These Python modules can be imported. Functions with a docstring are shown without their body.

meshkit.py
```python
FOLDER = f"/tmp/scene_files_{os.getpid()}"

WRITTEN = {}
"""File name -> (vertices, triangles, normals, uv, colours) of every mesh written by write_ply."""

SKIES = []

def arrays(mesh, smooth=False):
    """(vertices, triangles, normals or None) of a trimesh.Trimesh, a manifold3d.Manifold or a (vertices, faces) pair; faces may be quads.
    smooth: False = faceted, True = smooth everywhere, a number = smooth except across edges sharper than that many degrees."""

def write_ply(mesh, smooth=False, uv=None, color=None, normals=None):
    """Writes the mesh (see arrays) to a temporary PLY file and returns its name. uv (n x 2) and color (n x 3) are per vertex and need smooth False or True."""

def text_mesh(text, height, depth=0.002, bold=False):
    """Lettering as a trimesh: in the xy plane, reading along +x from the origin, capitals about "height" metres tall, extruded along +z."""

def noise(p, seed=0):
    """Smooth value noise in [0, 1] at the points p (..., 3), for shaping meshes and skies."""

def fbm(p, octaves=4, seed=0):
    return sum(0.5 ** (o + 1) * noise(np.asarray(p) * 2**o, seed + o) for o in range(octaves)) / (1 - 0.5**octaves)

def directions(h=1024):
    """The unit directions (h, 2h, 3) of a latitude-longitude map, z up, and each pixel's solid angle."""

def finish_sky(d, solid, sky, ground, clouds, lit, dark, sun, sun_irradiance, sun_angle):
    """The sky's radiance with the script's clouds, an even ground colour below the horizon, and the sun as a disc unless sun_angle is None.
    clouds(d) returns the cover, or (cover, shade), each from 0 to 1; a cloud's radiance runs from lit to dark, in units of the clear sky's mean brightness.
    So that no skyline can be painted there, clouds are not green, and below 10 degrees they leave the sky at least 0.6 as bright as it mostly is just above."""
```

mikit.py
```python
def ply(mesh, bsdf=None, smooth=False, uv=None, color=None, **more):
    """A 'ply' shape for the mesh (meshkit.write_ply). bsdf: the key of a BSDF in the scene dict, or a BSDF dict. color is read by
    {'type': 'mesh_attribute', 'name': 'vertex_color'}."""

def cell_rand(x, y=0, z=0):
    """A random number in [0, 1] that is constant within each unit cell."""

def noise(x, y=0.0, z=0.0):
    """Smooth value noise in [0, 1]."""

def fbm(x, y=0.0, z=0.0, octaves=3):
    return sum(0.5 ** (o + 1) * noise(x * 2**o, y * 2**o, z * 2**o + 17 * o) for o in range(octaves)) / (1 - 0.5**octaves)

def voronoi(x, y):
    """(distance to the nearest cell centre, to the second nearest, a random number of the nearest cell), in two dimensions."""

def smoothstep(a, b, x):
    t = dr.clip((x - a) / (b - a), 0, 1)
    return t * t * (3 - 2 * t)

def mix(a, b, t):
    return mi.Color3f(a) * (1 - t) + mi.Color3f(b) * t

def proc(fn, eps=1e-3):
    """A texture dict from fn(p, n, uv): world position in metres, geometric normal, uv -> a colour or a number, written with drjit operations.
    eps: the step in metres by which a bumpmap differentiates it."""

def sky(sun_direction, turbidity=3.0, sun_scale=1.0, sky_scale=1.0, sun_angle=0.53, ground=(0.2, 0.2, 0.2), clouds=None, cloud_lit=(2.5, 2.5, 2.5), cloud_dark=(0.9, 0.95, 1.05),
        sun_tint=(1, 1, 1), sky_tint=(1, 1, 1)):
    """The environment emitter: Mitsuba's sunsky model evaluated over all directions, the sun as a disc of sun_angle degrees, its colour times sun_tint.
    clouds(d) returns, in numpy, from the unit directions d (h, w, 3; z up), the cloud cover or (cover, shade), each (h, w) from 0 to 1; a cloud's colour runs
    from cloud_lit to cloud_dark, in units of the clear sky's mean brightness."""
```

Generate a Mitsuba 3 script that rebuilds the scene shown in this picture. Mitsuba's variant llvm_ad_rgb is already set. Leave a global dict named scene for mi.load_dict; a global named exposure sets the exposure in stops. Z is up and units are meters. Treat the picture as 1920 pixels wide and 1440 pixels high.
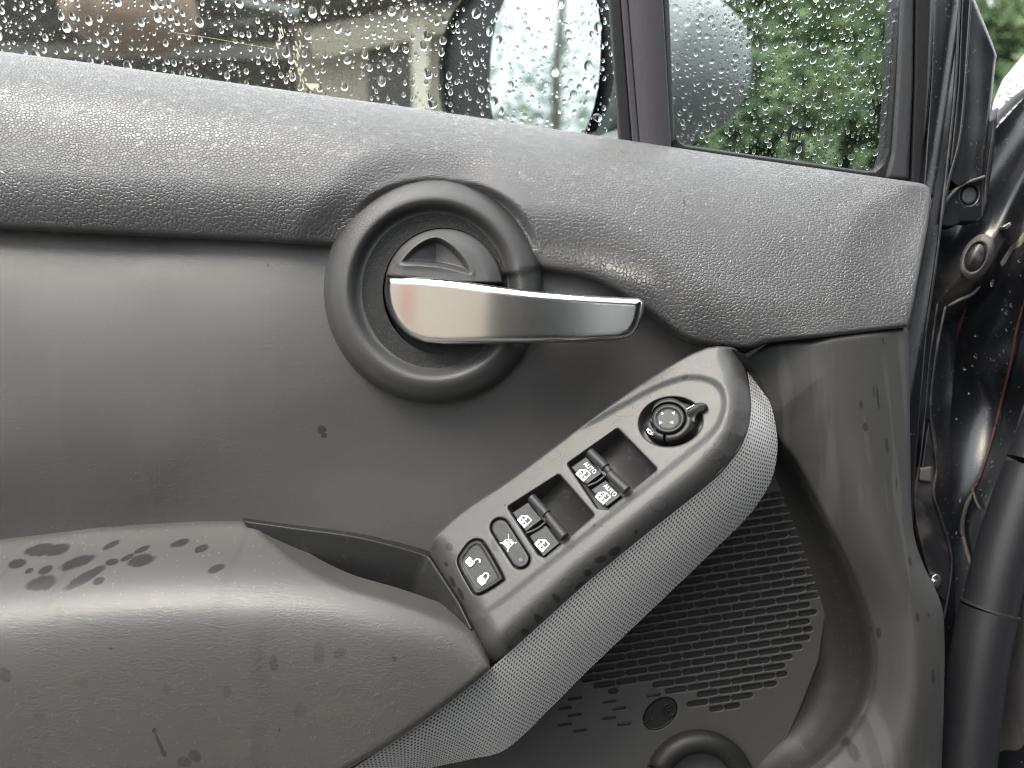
import math, numpy as np, trimesh, shapely, mitsuba as mi, drjit as dr, mikit, meshkit
from shapely.geometry import Polygon, LineString, Point
from shapely import affinity
from scipy.spatial import Delaunay, cKDTree
from scipy.interpolate import RBFInterpolator, PchipInterpolator, CubicSpline

# ---------------------------------------------------------------- camera, sky, exposure
FX = 960 / math.tan(math.radians(32.5))          # focal length in photo pixels (1920 wide)
D = 0.42                                          # camera to the door's inner plane
PITCH = math.radians(15.0)
CAM = np.array([0.0, 0.0, 1.15])
FW = np.array([0, math.cos(PITCH), -math.sin(PITCH)])
UP = np.array([0, math.sin(PITCH), math.cos(PITCH)])
RT = np.array([1.0, 0, 0])
scene, labels = {}, {}
exposure = 3.5
scene['camera'] = {'type': 'thinlens', 'fov': 65.0, 'fov_axis': 'x', 'aperture_radius': 0.0020, 'focus_distance': 0.405,
                   'near_clip': 0.01, 'far_clip': 600.0,
                   'to_world': mi.ScalarTransform4f().look_at(origin=CAM.tolist(), target=(CAM + FW).tolist(), up=UP.tolist())}
scene['sky'] = mikit.sky((-0.40, -0.30, 0.87), turbidity=4, sun_scale=0.3, sun_angle=25, sun_tint=(0.9, 0.97, 1.08), clouds=lambda d: (np.ones(d.shape[:2]), 0.85 * (1 - np.clip(d[..., 2], 0, 1)) ** 0.8 + 0.15 * meshkit.fbm(d * 3.0, 4)),   # an overcast sky, brightest overhead
                         cloud_lit=(3.5, 3.68, 3.80), cloud_dark=(0.95, 1.0, 1.05))

# ---------------------------------------------------------------- geometry helpers
def arr(a): return np.asarray(a, float)

class Frame:
    """A plane. p(): the point of the plane, lifted k along its normal, that a traced outline point belongs to."""
    def __init__(self, o, ex, n):
        self.o, self.n = arr(o), arr(n) / np.linalg.norm(n)
        ex = arr(ex) - self.n * np.dot(ex, self.n)
        self.ex = ex / np.linalg.norm(ex)
        self.ey = np.cross(self.n, self.ex)
    def p(self, px, py, k=0.0):
        px, py = np.broadcast_arrays(arr(px), arr(py))
        d = ((px - 960) / FX)[..., None] * RT + ((720 - py) / FX)[..., None] * UP + FW
        t = (np.dot(self.o - CAM, self.n) + np.asarray(k)) / (d @ self.n)
        return CAM + d * t[..., None]
    def st(self, px, py, k=0.0):
        q = self.p(px, py, k) - self.o
        return np.stack([q @ self.ex, q @ self.ey], -1)
    def w(self, s, t, h=0.0):
        s, t, h = np.broadcast_arrays(arr(s), arr(t), arr(h))
        return self.o + s[..., None] * self.ex + t[..., None] * self.ey + h[..., None] * self.n
DOOR = Frame(CAM + FW * D, RT, -FW)
def P(px, py, h=0.0): return DOOR.p(px, py, h)

def curve(pts, n=8, closed=False):
    """Catmull-Rom through the points."""
    p = arr(pts)
    q = np.vstack([p[-1:], p, p[:2]]) if closed else np.vstack([2 * p[0] - p[1], p, 2 * p[-1] - p[-2]])
    t = np.linspace(0, 1, n, endpoint=False)[:, None]
    out = []
    for i in range(len(q) - 3):
        a, b, c, d = q[i:i + 4]
        out.append(0.5 * (2 * b + (c - a) * t + (2 * a - 5 * b + 4 * c - d) * t**2 + (3 * b - a - 3 * c + d) * t**3))
    if not closed: out.append(p[-1:])
    return np.vstack(out)
def poly(pts, r=0.0):
    g = Polygon(pts).buffer(0)
    if r: g = g.buffer(-r, 16).buffer(2 * r, 16).buffer(-r, 16)
    return g
def ell(cx, cy, rx, ry, ang=0, n=72):
    t = np.linspace(0, 2 * np.pi, n, endpoint=False)
    c, s = math.cos(math.radians(ang)), math.sin(math.radians(ang))
    x, y = rx * np.cos(t), ry * np.sin(t)
    return np.stack([cx + c * x - s * y, cy + s * x + c * y], -1)
def ss(a, b, x):
    t = np.clip((np.asarray(x, float) - a) / (b - a), 0, 1)
    return t * t * (3 - 2 * t)
def rbf(pts, smooth=0.0):
    a = arr(pts)
    f = RBFInterpolator(a[:, :2] / 100, a[:, 2] * 1e-3, kernel='thin_plate_spline', smoothing=smooth)
    return lambda x, y: f(np.stack([x, y], -1) / 100)
def sample_ring(ring, step):
    n = max(int(ring.length / step), 8)
    return np.array([c.coords[0] for c in shapely.line_interpolate_point(ring, np.linspace(0, ring.length, n, endpoint=False))])
def rings_of(g):
    for q in getattr(g, 'geoms', [g]):
        if q.is_empty: continue
        yield q.exterior
        yield from q.interiors

def patch(g, hfun, frame=DOOR, step=6.0, r=0.0, rh=None, skirt=0.004, hole_r=None):
    """A surface over the outline g: height hfun(x, y) along the frame's normal, edges rolled over a width r by rh, and side walls of depth skirt."""
    if not callable(hfun):
        hc = hfun
        hfun = lambda x, y: np.full(len(x), hc)
    if rh is None: rh = r * D / FX
    bstep = min(step, max(1.2, r / 2.5)) if r else step * 0.7
    pts = [sample_ring(k, bstep) for k in rings_of(g)]
    last = 0.0
    if r:
        for q in (0.03, 0.1, 0.22, 0.4, 0.65, 1.0):
            inner = g.buffer(-r * q, 8)
            if inner.is_empty: break
            pts += [sample_ring(k, bstep) for k in rings_of(inner)]
            last = r * q
    x0, y0, x1, y1 = g.bounds
    gx, gy = np.meshgrid(np.arange(x0, x1, step), np.arange(y0, y1, step * 0.87))
    gx[1::2] += step / 2
    gp = np.stack([gx.ravel(), gy.ravel()], -1)
    inner = g.buffer(-(last + step * 0.5))
    if not inner.is_empty:
        shapely.prepare(inner)
        pts.append(gp[shapely.contains_xy(inner, gp[:, 0], gp[:, 1])])
    v2 = np.unique(np.round(np.vstack(pts), 4), axis=0)
    tri = Delaunay(v2).simplices
    c = v2[tri].mean(1)
    big = g.buffer(1e-6)
    shapely.prepare(big)
    e1, e2 = v2[tri[:, 1]] - v2[tri[:, 0]], v2[tri[:, 2]] - v2[tri[:, 0]]
    area = np.abs(e1[:, 0] * e2[:, 1] - e1[:, 1] * e2[:, 0])
    tri = tri[shapely.contains_xy(big, c[:, 0], c[:, 1]) & (area > 1e-7)]
    used = np.unique(tri)
    remap = np.full(len(v2), -1); remap[used] = np.arange(len(used))
    v2, tri = v2[used], remap[tri]
    h = np.asarray(hfun(v2[:, 0], v2[:, 1]), float)
    if r:
        d = shapely.distance(shapely.points(v2), g.boundary)
        q = np.clip(1 - d / r, 0, 1)
        h = h - rh * (1 - np.sqrt(np.maximum(1 - q * q, 0)))
    v = frame.p(v2[:, 0], v2[:, 1], h)
    nn = np.cross(v[tri[:, 1]] - v[tri[:, 0]], v[tri[:, 2]] - v[tri[:, 0]])
    if np.sum(nn @ frame.n) < 0: tri = tri[:, ::-1]
    if skirt:
        e = np.vstack([tri[:, [0, 1]], tri[:, [1, 2]], tri[:, [2, 0]]])
        key = np.sort(e, 1)
        _, idx, cnt = np.unique(key, axis=0, return_index=True, return_counts=True)
        be = e[idx[cnt == 1]]
        ids = np.unique(be)
        m2 = np.full(len(v), -1); m2[ids] = np.arange(len(ids))
        a, b = m2[be[:, 0]] + len(v), m2[be[:, 1]] + len(v)
        n = len(ids)
        tri = np.vstack([tri, np.stack([b, a, a + n], 1), np.stack([b, a + n, b + n], 1)])
        v = np.vstack([v, v[ids], v[ids] - frame.n * skirt])
    return trimesh.Trimesh(v, tri, process=False)

def tube(points, radius, sides=10, caps=True):
    p = arr(points)
    rad = np.broadcast_to(radius, (len(p),))
    t = np.gradient(p, axis=0); t /= np.linalg.norm(t, axis=1, keepdims=True)
    a = np.cross(t, np.where(np.abs(t[:, 2:]) < 0.9, [0, 0, 1.0], [1.0, 0, 0])); a /= np.linalg.norm(a, axis=1, keepdims=True)
    b = np.cross(t, a)
    an = np.arange(sides) * 2 * np.pi / sides
    v = (p[:, None] + rad[:, None, None] * (np.cos(an)[None, :, None] * a[:, None] + np.sin(an)[None, :, None] * b[:, None])).reshape(-1, 3)
    i, j = np.meshgrid(np.arange(len(p) - 1), np.arange(sides), indexing='ij')
    q = np.stack([i * sides + j, i * sides + (j + 1) % sides, (i + 1) * sides + (j + 1) % sides, (i + 1) * sides + j], -1).reshape(-1, 4)
    f = np.vstack([q[:, [0, 1, 2]], q[:, [0, 2, 3]]])
    if caps:
        v = np.vstack([v, p[0], p[-1]]); n = len(p) * sides; k = np.arange(sides); l = (len(p) - 1) * sides
        f = np.vstack([f, np.stack([k, k * 0 + n, (k + 1) % sides], 1), np.stack([l + k, l + (k + 1) % sides, k * 0 + n + 1], 1)])
    m = trimesh.Trimesh(v, f, process=False)
    if m.volume < 0: m.invert()
    return m
def box(x0, x1, y0, y1, z0, z1):
    m = trimesh.creation.box(extents=[x1 - x0, y1 - y0, z1 - z0]); m.apply_translation([(x0 + x1) / 2, (y0 + y1) / 2, (z0 + z1) / 2]); return m
def cat(ms): return trimesh.util.concatenate(list(ms))
def put2d(g, frame, o, h=0.0, depth=0.00012, xdir=None):
    """A flat print: the shapely outline g (metres) laid on the frame at o, extruded a little."""
    m = cat([trimesh.creation.extrude_polygon(q, depth, engine='earcut') for q in getattr(g, 'geoms', [g]) if q.area > 0])
    v = m.vertices
    return trimesh.Trimesh(frame.w(o[0] + v[:, 0], o[1] + v[:, 1], h + v[:, 2]), m.faces, process=False)

# ---------------------------------------------------------------- materials
CP, SP = math.cos(PITCH), math.sin(PITCH)
def dcoord(p):
    """Coordinates along the door: right, up, and out towards the cabin (metres)."""
    y, z = p.y - CAM[1], p.z - CAM[2]
    return p.x, y * SP + z * CP, D - (y * CP - z * SP)
def at(px, py, h_mm):
    k = (D - h_mm * 1e-3) / FX
    return (px - 960) * k, (720 - py) * k
def twos(b): return {'type': 'twosided', 'bsdf': b}
def princ(color, rough, **k):
    c = {'type': 'rgb', 'value': list(color)} if isinstance(color, (tuple, list)) else color
    r = rough if isinstance(rough, dict) else float(rough)
    return {'type': 'principled', 'base_color': c, 'roughness': r, **k}
def bump(b, fn, scale, eps=1.5e-4):
    return {'type': 'bumpmap', 'arbitrary': mikit.proc(fn, eps=eps), 'scale': scale, 'bsdf': b}
def dull(fn, k):                             # the dye's depth: a darker batch of the same plastic
    return mikit.proc(lambda p, n, uv: fn(p, n, uv) * k)
def mat(name, b): scene[name] = twos(b); return name

def leather_h(p, n, uv):                     # pebbled skin: cells of about 2 mm parted by grooves
    x, t, h = dcoord(p)
    v = t - 0.55 * h
    wx = x + 0.0011 * (mikit.noise(x * 300, v * 300, 1.0) - 0.5)
    wv = v + 0.0011 * (mikit.noise(x * 300, v * 300, 7.0) - 0.5)
    a, b, c = mikit.voronoi(wx * 500, wv * 640)
    return mikit.smoothstep(0.0, 0.35, b - a) * (0.88 + 0.12 * c)
def grain_h(p, n, uv):                       # fine sand-like grain
    x, t, h = dcoord(p)
    v = t - 0.7 * h
    return 0.6 * mikit.noise(x * 1500, v * 1500, h * 300) + 0.4 * mikit.noise(x * 3100, v * 3100, 3.0)
def fine_leather_h(p, n, uv):
    x, t, h = dcoord(p)
    v = t - 0.7 * h
    return 0.4 * mikit.noise(x * 1150 + v * 410, v * 1150 - x * 410, h * 200) + 0.6 * mikit.noise(x * 2000 - v * 700, v * 2000 + x * 700, 3.0)

def blotch(x, t, cx, cy, rx, ry, ang=0.0, wob=0.26):
    c, s = math.cos(ang), math.sin(ang)
    dx, dy = x - cx, t - cy
    u, v = (c * dx + s * dy) / rx, (-s * dx + c * dy) / ry
    n = mikit.noise(x * 420, t * 420, cx * 900)
    return 1 - mikit.smoothstep(0.68, 1.05, dr.sqrt(u * u + v * v) + wob * (n - 0.5))
PX = D / FX
WET = []                                     # water spots on the armrest's top: centre, half axes (photo px), tilt
for (a, b, ra, rb, an) in [(60, 1037, 34, 10, 0.05), (92, 1036, 26, 9, 0.1), (141, 1056, 32, 9, .25), (15, 1063, 20, 7, 0), (78, 1094, 31, 11, .03), (80, 1071, 15, 6, .1),
                           (165, 1080, 32, 10, .5), (192, 1086, 10, 6, 0), (203, 1024, 15, 6, .4), (240, 1045, 12, 5, .3), (270, 1049, 25, 9, .1), (213, 1053, 14, 5, 0), (265, 1031, 14, 5, .3),
                           (338, 1018, 18, 6, .2), (381, 1027, 13, 6, .1), (416, 1060, 15, 6, .2), (45, 1074, 8, 4, 0)]:
    h_mm = np.interp(b, [1000, 1100], [8, 36])
    cx, cy = at(a, b, h_mm)
    WET.append((cx, cy, ra * PX, rb * PX, an))
MARKS = []
for (a, b, ra, rb, an, s) in [(15, 1262, 13, 17, .4, .5), (516, 1240, 10, 17, .1, .45), (600, 1222, 12, 26, 0, .3), (640, 1222, 14, 10, .4, .35), (300, 1395, 4, 26, .35, .7), (306, 1412, 6, 9, .3, .7), (291, 1368, 5, 6, 0, .7),
                              (365, 1418, 13, 15, .6, .5), (212, 1213, 4, 3, 0, .7), (525, 1367, 2, 4, 0, .7), (77, 1342, 12, 9, 0, .25), (428, 1295, 10, 12, 0, .25), (316, 1290, 8, 12, 0, .22), (740, 1232, 5, 8, .4, .6), (158, 1275, 14, 12, 0, .18),
                              (565, 1330, 14, 16, 0, .2), (345, 1430, 16, 12, 0, .45)]:
    cx, cy = at(a, b, 49)
    MARKS.append((cx, cy, ra * PX * .89, rb * PX * .89, an, s))
def armrest_c(p, n, uv):
    x, t, h = dcoord(p)
    wet = mi.Float(0)
    for w in WET: wet = dr.maximum(wet, blotch(x, t, *w))
    wet = dr.select(h < 0.040, wet, 0)
    dark = mi.Float(0)
    for (a, b, ra, rb, an, s) in MARKS: dark = dr.maximum(dark, s * blotch(x, t, a, b, ra, rb, an))
    dark = dr.select(h > 0.030, dark, 0)
    base = mikit.mix((0.073, 0.069, 0.066), (0.086, 0.081, 0.078), mikit.fbm(x * 40, t * 40, h * 40))
    dust = mikit.smoothstep(0.55, 0.8, mikit.fbm(x * 25, t * 60, 3.0)) * 0.25
    base = mikit.mix(base, (0.11, 0.10, 0.088), dust)
    drip = mikit.smoothstep(0.56, 0.78, mikit.fbm(x * 110, t * 16, 8.0)) * mikit.smoothstep(0.4, 0.7, mikit.fbm(x * 30, t * 30, 4.0))
    base = mikit.mix(base, (0.04, 0.039, 0.038), drip * 0.45)
    sp = mikit.smoothstep(0.985, 0.995, mikit.cell_rand(dr.floor(x * 1700), dr.floor(t * 1700), 1))
    base = mikit.mix(base, (0.17, 0.16, 0.155), sp * 0.5)
    return mikit.mix(mikit.mix(base, (0.013, 0.014, 0.015), wet * 0.8), (0.016, 0.015, 0.015), dark)
def armrest_r(p, n, uv):                     # wet leather shines
    x, t, h = dcoord(p)
    wet = mi.Float(0)
    for w in WET: wet = dr.maximum(wet, blotch(x, t, *w))
    return 0.42 - 0.27 * dr.select(h < 0.040, wet, 0)
def trim_c(p, n, uv):
    x, t, h = dcoord(p)
    a, b, c = mikit.voronoi(x * 430, (t - 0.55 * h) * 560)
    base = mikit.mix((0.097, 0.096, 0.099), (0.113, 0.112, 0.115), mikit.fbm(x * 30, t * 30, 2.0))
    m = mi.Float(0)
    for (q, w, ra, rb) in [(1280, 353, 2, 4), (1286, 377, 3, 7), (1275, 350, 2, 2), (1550, 368, 4, 3), (1555, 410, 2, 5), (1345, 518, 3, 2), (1480, 470, 2, 2)]:
        cx, cy = at(q, w, 15); m = dr.maximum(m, blotch(x, t, cx, cy, ra * PX, rb * PX))
    return mikit.mix(base, (0.03, 0.03, 0.03), m * 0.8)
def insert_c(p, n, uv):
    x, t, h = dcoord(p)
    base = mikit.mix((0.075, 0.072, 0.070), (0.089, 0.085, 0.083), mikit.fbm(x * 22, t * 60, 2.0))
    streak = mikit.smoothstep(0.58, 0.85, mikit.fbm(x * 120, t * 14, 5.0)) * 0.14
    base = mikit.mix(base, (0.12, 0.115, 0.108), streak)
    sp = mikit.smoothstep(0.990, 0.997, mikit.cell_rand(dr.floor(x * 1700), dr.floor(t * 1700), 1))
    base = mikit.mix(base, (0.16, 0.15, 0.145), sp * 0.5)
    m = mi.Float(0)
    for (q, w, ra, rb) in [(600, 806, 9, 9), (604, 818, 6, 6), (497, 495, 4, 4)]:
        cx, cy = at(q, w, 4); m = dr.maximum(m, blotch(x, t, cx, cy, ra * PX, rb * PX, 0, .6))
    return mikit.mix(base, (0.02, 0.02, 0.02), m * 0.85)
SPOTS = []
for (a, b, ra, rb, an) in [(927, 1030, 8, 14, .2), (836, 1040, 9, 8, 0), (1148, 1026, 14, 10, .4), (1122, 1040, 12, 8, .3), (1295, 706, 8, 5, .5), (1197, 767, 3, 3, 0), (1230, 745, 2, 2, 0), (1112, 982, 5, 3, .4), (1125, 982, 2, 2, 0), (844, 1105, 6, 12, .5), (862, 1124, 6, 14, .5), (1187, 990, 4, 5, 0), (830, 1075, 5, 5, 0), (1098, 1066, 9, 8, 0), (1085, 1090, 12, 6, .6), (1010, 1150, 8, 16, .7), (985, 1175, 8, 14, .7), (960, 1205, 8, 12, .7), (1040, 1110, 6, 12, .7), (893, 1080, 2, 3, 0), (1330, 830, 3, 2, 0), (947, 958, 4, 3, 0)]:
    cx, cy = at(a, b, 30)
    SPOTS.append((cx, cy, ra * PX * .93, rb * PX * .93, an))
RINGS = []
for (a, b, ra, rb) in [(1236, 714, 20, 14), (1180, 770, 20, 14), (1168, 800, 9, 9), (1010, 880, 14, 12), (1375, 815, 16, 20), (1385, 770, 12, 18), (1330, 850, 22, 13), (1230, 940, 20, 14), (1060, 1085, 14, 10), (1010, 1130, 20, 12), (960, 1175, 12, 14), (1040, 860, 16, 10), (1340, 680, 18, 10), (1100, 1060, 10, 8)]:
    cx, cy = at(a, b, 32)
    RINGS.append((cx, cy, ra * PX * .93, rb * PX * .93))
def panel_c(p, n, uv):
    x, t, h = dcoord(p)
    m, rg = mi.Float(0), mi.Float(0)
    for w in SPOTS: m = dr.maximum(m, blotch(x, t, *w))
    wob = 0.5 * (mikit.noise(x * 260, t * 260, 4.0) - 0.5)
    for (cx, cy, rx, ry) in RINGS:
        q = dr.sqrt(dr.square((x - cx) / rx) + dr.square((t - cy) / ry)) + wob
        rg = dr.maximum(rg, 1 - mikit.smoothstep(0.0, 0.10, dr.abs(q - 0.9)))
    base = mikit.mix((0.066, 0.065, 0.064), (0.080, 0.079, 0.077), mikit.fbm(x * 60, t * 60, 2.0))
    sp = mikit.smoothstep(0.991, 0.997, mikit.cell_rand(dr.floor(x * 1900), dr.floor(t * 1900), 1))
    base = mikit.mix(base, (0.18, 0.17, 0.16), sp * 0.5)
    return mikit.mix(mikit.mix(base, (0.034, 0.033, 0.032), rg * 0.75), (0.018, 0.018, 0.018), m * 0.85)
def lower_c(p, n, uv):
    x, t, h = dcoord(p)
    base = mikit.mix((0.050, 0.050, 0.050), (0.068, 0.067, 0.066), mikit.fbm(x * 50, t * 30, 2.0))
    streak = mikit.smoothstep(0.52, 0.8, mikit.fbm(x * 200 + t * 20, t * 18, 5.0)) * 0.45
    base = mikit.mix(base, (0.125, 0.123, 0.12), streak)
    m = mi.Float(0)
    for (q, w, ra, rb) in [(1637, 745, 3, 26), (1629, 735, 2, 12), (1604, 758, 4, 9), (1612, 800, 6, 9), (1655, 835, 4, 16), (1700, 1050, 5, 10), (1708, 1150, 4, 10), (1733, 1148, 3, 4), (1660, 1195, 3, 12), (1745, 1265, 5, 16), (1610, 1420, 10, 16), (1675, 905, 2, 14), (1650, 640, 2, 9)]:
        cx, cy = at(q, w, 10); m = dr.maximum(m, blotch(x, t, cx, cy, ra * PX, rb * PX, .1))
    return mikit.mix(base, (0.02, 0.02, 0.02), m * 0.8)
def hex_hole(uv):                            # 1 inside a perforation, 0 on the web; uv in units of the pitch
    u, v = uv.x, uv.y
    def d(ou, ov):
        iu = dr.floor(u - ou + 0.5) + ou
        iv = dr.floor((v - ov) / 1.732 + 0.5) * 1.732 + ov
        return dr.square(u - iu) + dr.square(v - iv)
    q = dr.sqrt(dr.minimum(d(0.0, 0.0), d(0.5, 0.866)))
    return 1 - mikit.smoothstep(0.22, 0.34, q)
def strip_c(p, n, uv): return mikit.mix((0.44, 0.435, 0.43), (0.04, 0.05, 0.05), hex_hole(uv))
def strip_h(p, n, uv): return 1 - hex_hole(uv)
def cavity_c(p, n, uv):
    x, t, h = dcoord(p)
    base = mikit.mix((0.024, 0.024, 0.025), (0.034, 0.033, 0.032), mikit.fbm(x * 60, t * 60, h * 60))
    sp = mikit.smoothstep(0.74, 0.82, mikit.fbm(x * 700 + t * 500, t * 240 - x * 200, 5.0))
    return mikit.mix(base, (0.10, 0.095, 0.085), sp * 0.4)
def dusty_c(p, n, uv):
    x, t, h = dcoord(p)
    d = mikit.smoothstep(0.42, 0.72, mikit.fbm(x * 90 + t * 60, t * 50 - x * 30, h * 60 + 3, 4))
    return mikit.mix((0.010, 0.010, 0.012), (0.075, 0.068, 0.064), d * 0.75)
def paint_c(p, n, uv):
    x, t, h = dcoord(p)
    sx_, st_ = at(1810, 520, -55)
    u = (x - sx_) * 0.62 + (t - st_) * 0.78
    w = (x - sx_) * 0.78 - (t - st_) * 0.62
    smear = dr.exp(-dr.square(u / 0.034) - dr.square(w / 0.013)) * mikit.smoothstep(0.3, 0.65, mikit.fbm(x * 120 + t * 80, t * 60, 4.0, 4))
    d = mikit.smoothstep(0.48, 0.8, mikit.fbm(x * 45, t * 25, h * 30))
    sp = mikit.smoothstep(0.992, 0.998, mikit.cell_rand(dr.floor(x * 1300), dr.floor(t * 1300), dr.floor(h * 1300)))
    return mikit.mix(mikit.mix((0.007, 0.008, 0.011), (0.030, 0.028, 0.027), dr.minimum(d * 0.5 + smear * 1.8, 1.8)), (0.2, 0.2, 0.2), sp * 0.5)
def recess_c(p, n, uv):
    x, t, h = dcoord(p)
    d = mikit.smoothstep(0.55, 0.9, mikit.fbm(x * 420, t * 420, 3.0, 4))
    return mikit.mix((0.014, 0.0135, 0.013), (0.07, 0.055, 0.042), d * 0.35)
def plate_c(p, n, uv):                       # black, with the sparkle of its grain painted in as paler specks
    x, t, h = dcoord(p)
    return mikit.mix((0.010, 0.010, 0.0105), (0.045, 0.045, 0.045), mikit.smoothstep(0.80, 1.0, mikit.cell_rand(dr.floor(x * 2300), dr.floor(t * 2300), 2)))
def bezel_c(p, n, uv):
    x, t, h = dcoord(p)
    return mikit.mix((0.050, 0.050, 0.050), (0.064, 0.063, 0.062), mikit.fbm(x * 90, t * 90, h * 90))

mat('soft_trim', bump(princ(dull(trim_c, 0.84), 0.35, specular=0.8), leather_h, 0.00032))
mat('insert_leather', bump(princ(dull(insert_c, 0.66), 0.48, specular=0.5), fine_leather_h, 0.00024))
mat('armrest_leather', bump(princ(dull(armrest_c, 0.62), mikit.proc(armrest_r), specular=0.7), fine_leather_h, 0.00020))
mat('panel_plastic', bump(princ(dull(panel_c, 0.50), 0.46, specular=0.6), grain_h, 0.00010))
mat('lower_plastic', bump(princ(dull(lower_c, 0.6), 0.55, specular=0.38), grain_h, 0.0002))
mat('bezel_plastic', bump(princ(dull(bezel_c, 0.66), 0.52, specular=0.6), grain_h, 0.00014))
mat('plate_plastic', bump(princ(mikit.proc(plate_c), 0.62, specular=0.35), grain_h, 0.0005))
mat('perforated', bump(princ(mikit.proc(strip_c), 0.36, metallic=0.35, specular=0.5), strip_h, 0.0003, eps=1e-4))
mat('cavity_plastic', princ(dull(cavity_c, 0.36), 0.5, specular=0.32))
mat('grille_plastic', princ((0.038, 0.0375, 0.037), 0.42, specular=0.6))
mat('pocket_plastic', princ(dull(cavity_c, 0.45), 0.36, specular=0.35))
mat('slot_back', princ((0.008, 0.0075, 0.007), 0.8))
mat('button_plastic', princ((0.020, 0.020, 0.020), 0.48, specular=0.4))
mat('recess_plastic', princ(mikit.proc(recess_c), 0.40, specular=0.5))
mat('black_paint', princ(mikit.proc(paint_c), 0.28, specular=0.5, clearcoat=0.6, clearcoat_gloss=0.9))
mat('dusty_metal', princ(mikit.proc(dusty_c), 0.36, clearcoat=0.4))
mat('rubber', princ((0.016, 0.016, 0.017), 0.55))
mat('grey_rubber', princ((0.055, 0.056, 0.062), 0.5))
mat('gasket_rubber', princ((0.013, 0.0135, 0.016), 0.48))
mat('divider_plastic', princ((0.062, 0.058, 0.068), 0.5))
mat('satin_metal', princ((0.74, 0.74, 0.73), 0.17, metallic=1.0))
mat('bolt_metal', princ((0.6, 0.58, 0.54), 0.3, metallic=1.0))
mat('print_white', princ((0.80, 0.80, 0.80), 0.5))
mat('print_black', princ((0.012, 0.012, 0.012), 0.5))
mat('rust_line', princ((0.07, 0.028, 0.024), 0.6))
mat('dusty_edge', princ((0.085, 0.077, 0.071), 0.6))
mat('housing_black', princ((0.006, 0.006, 0.007), 0.5))
mat('mirror_silver', princ((0.85, 0.87, 0.86), 0.03, metallic=1.0))
mat('mirror_shell', princ((0.15, 0.165, 0.162), 0.35, specular=0.6, clearcoat=0.8, clearcoat_gloss=0.9))  # grey base carries the sky's reflection; the shell itself is gloss black
mat('seat_cloth', princ((0.03, 0.03, 0.032), 0.8))
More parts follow.
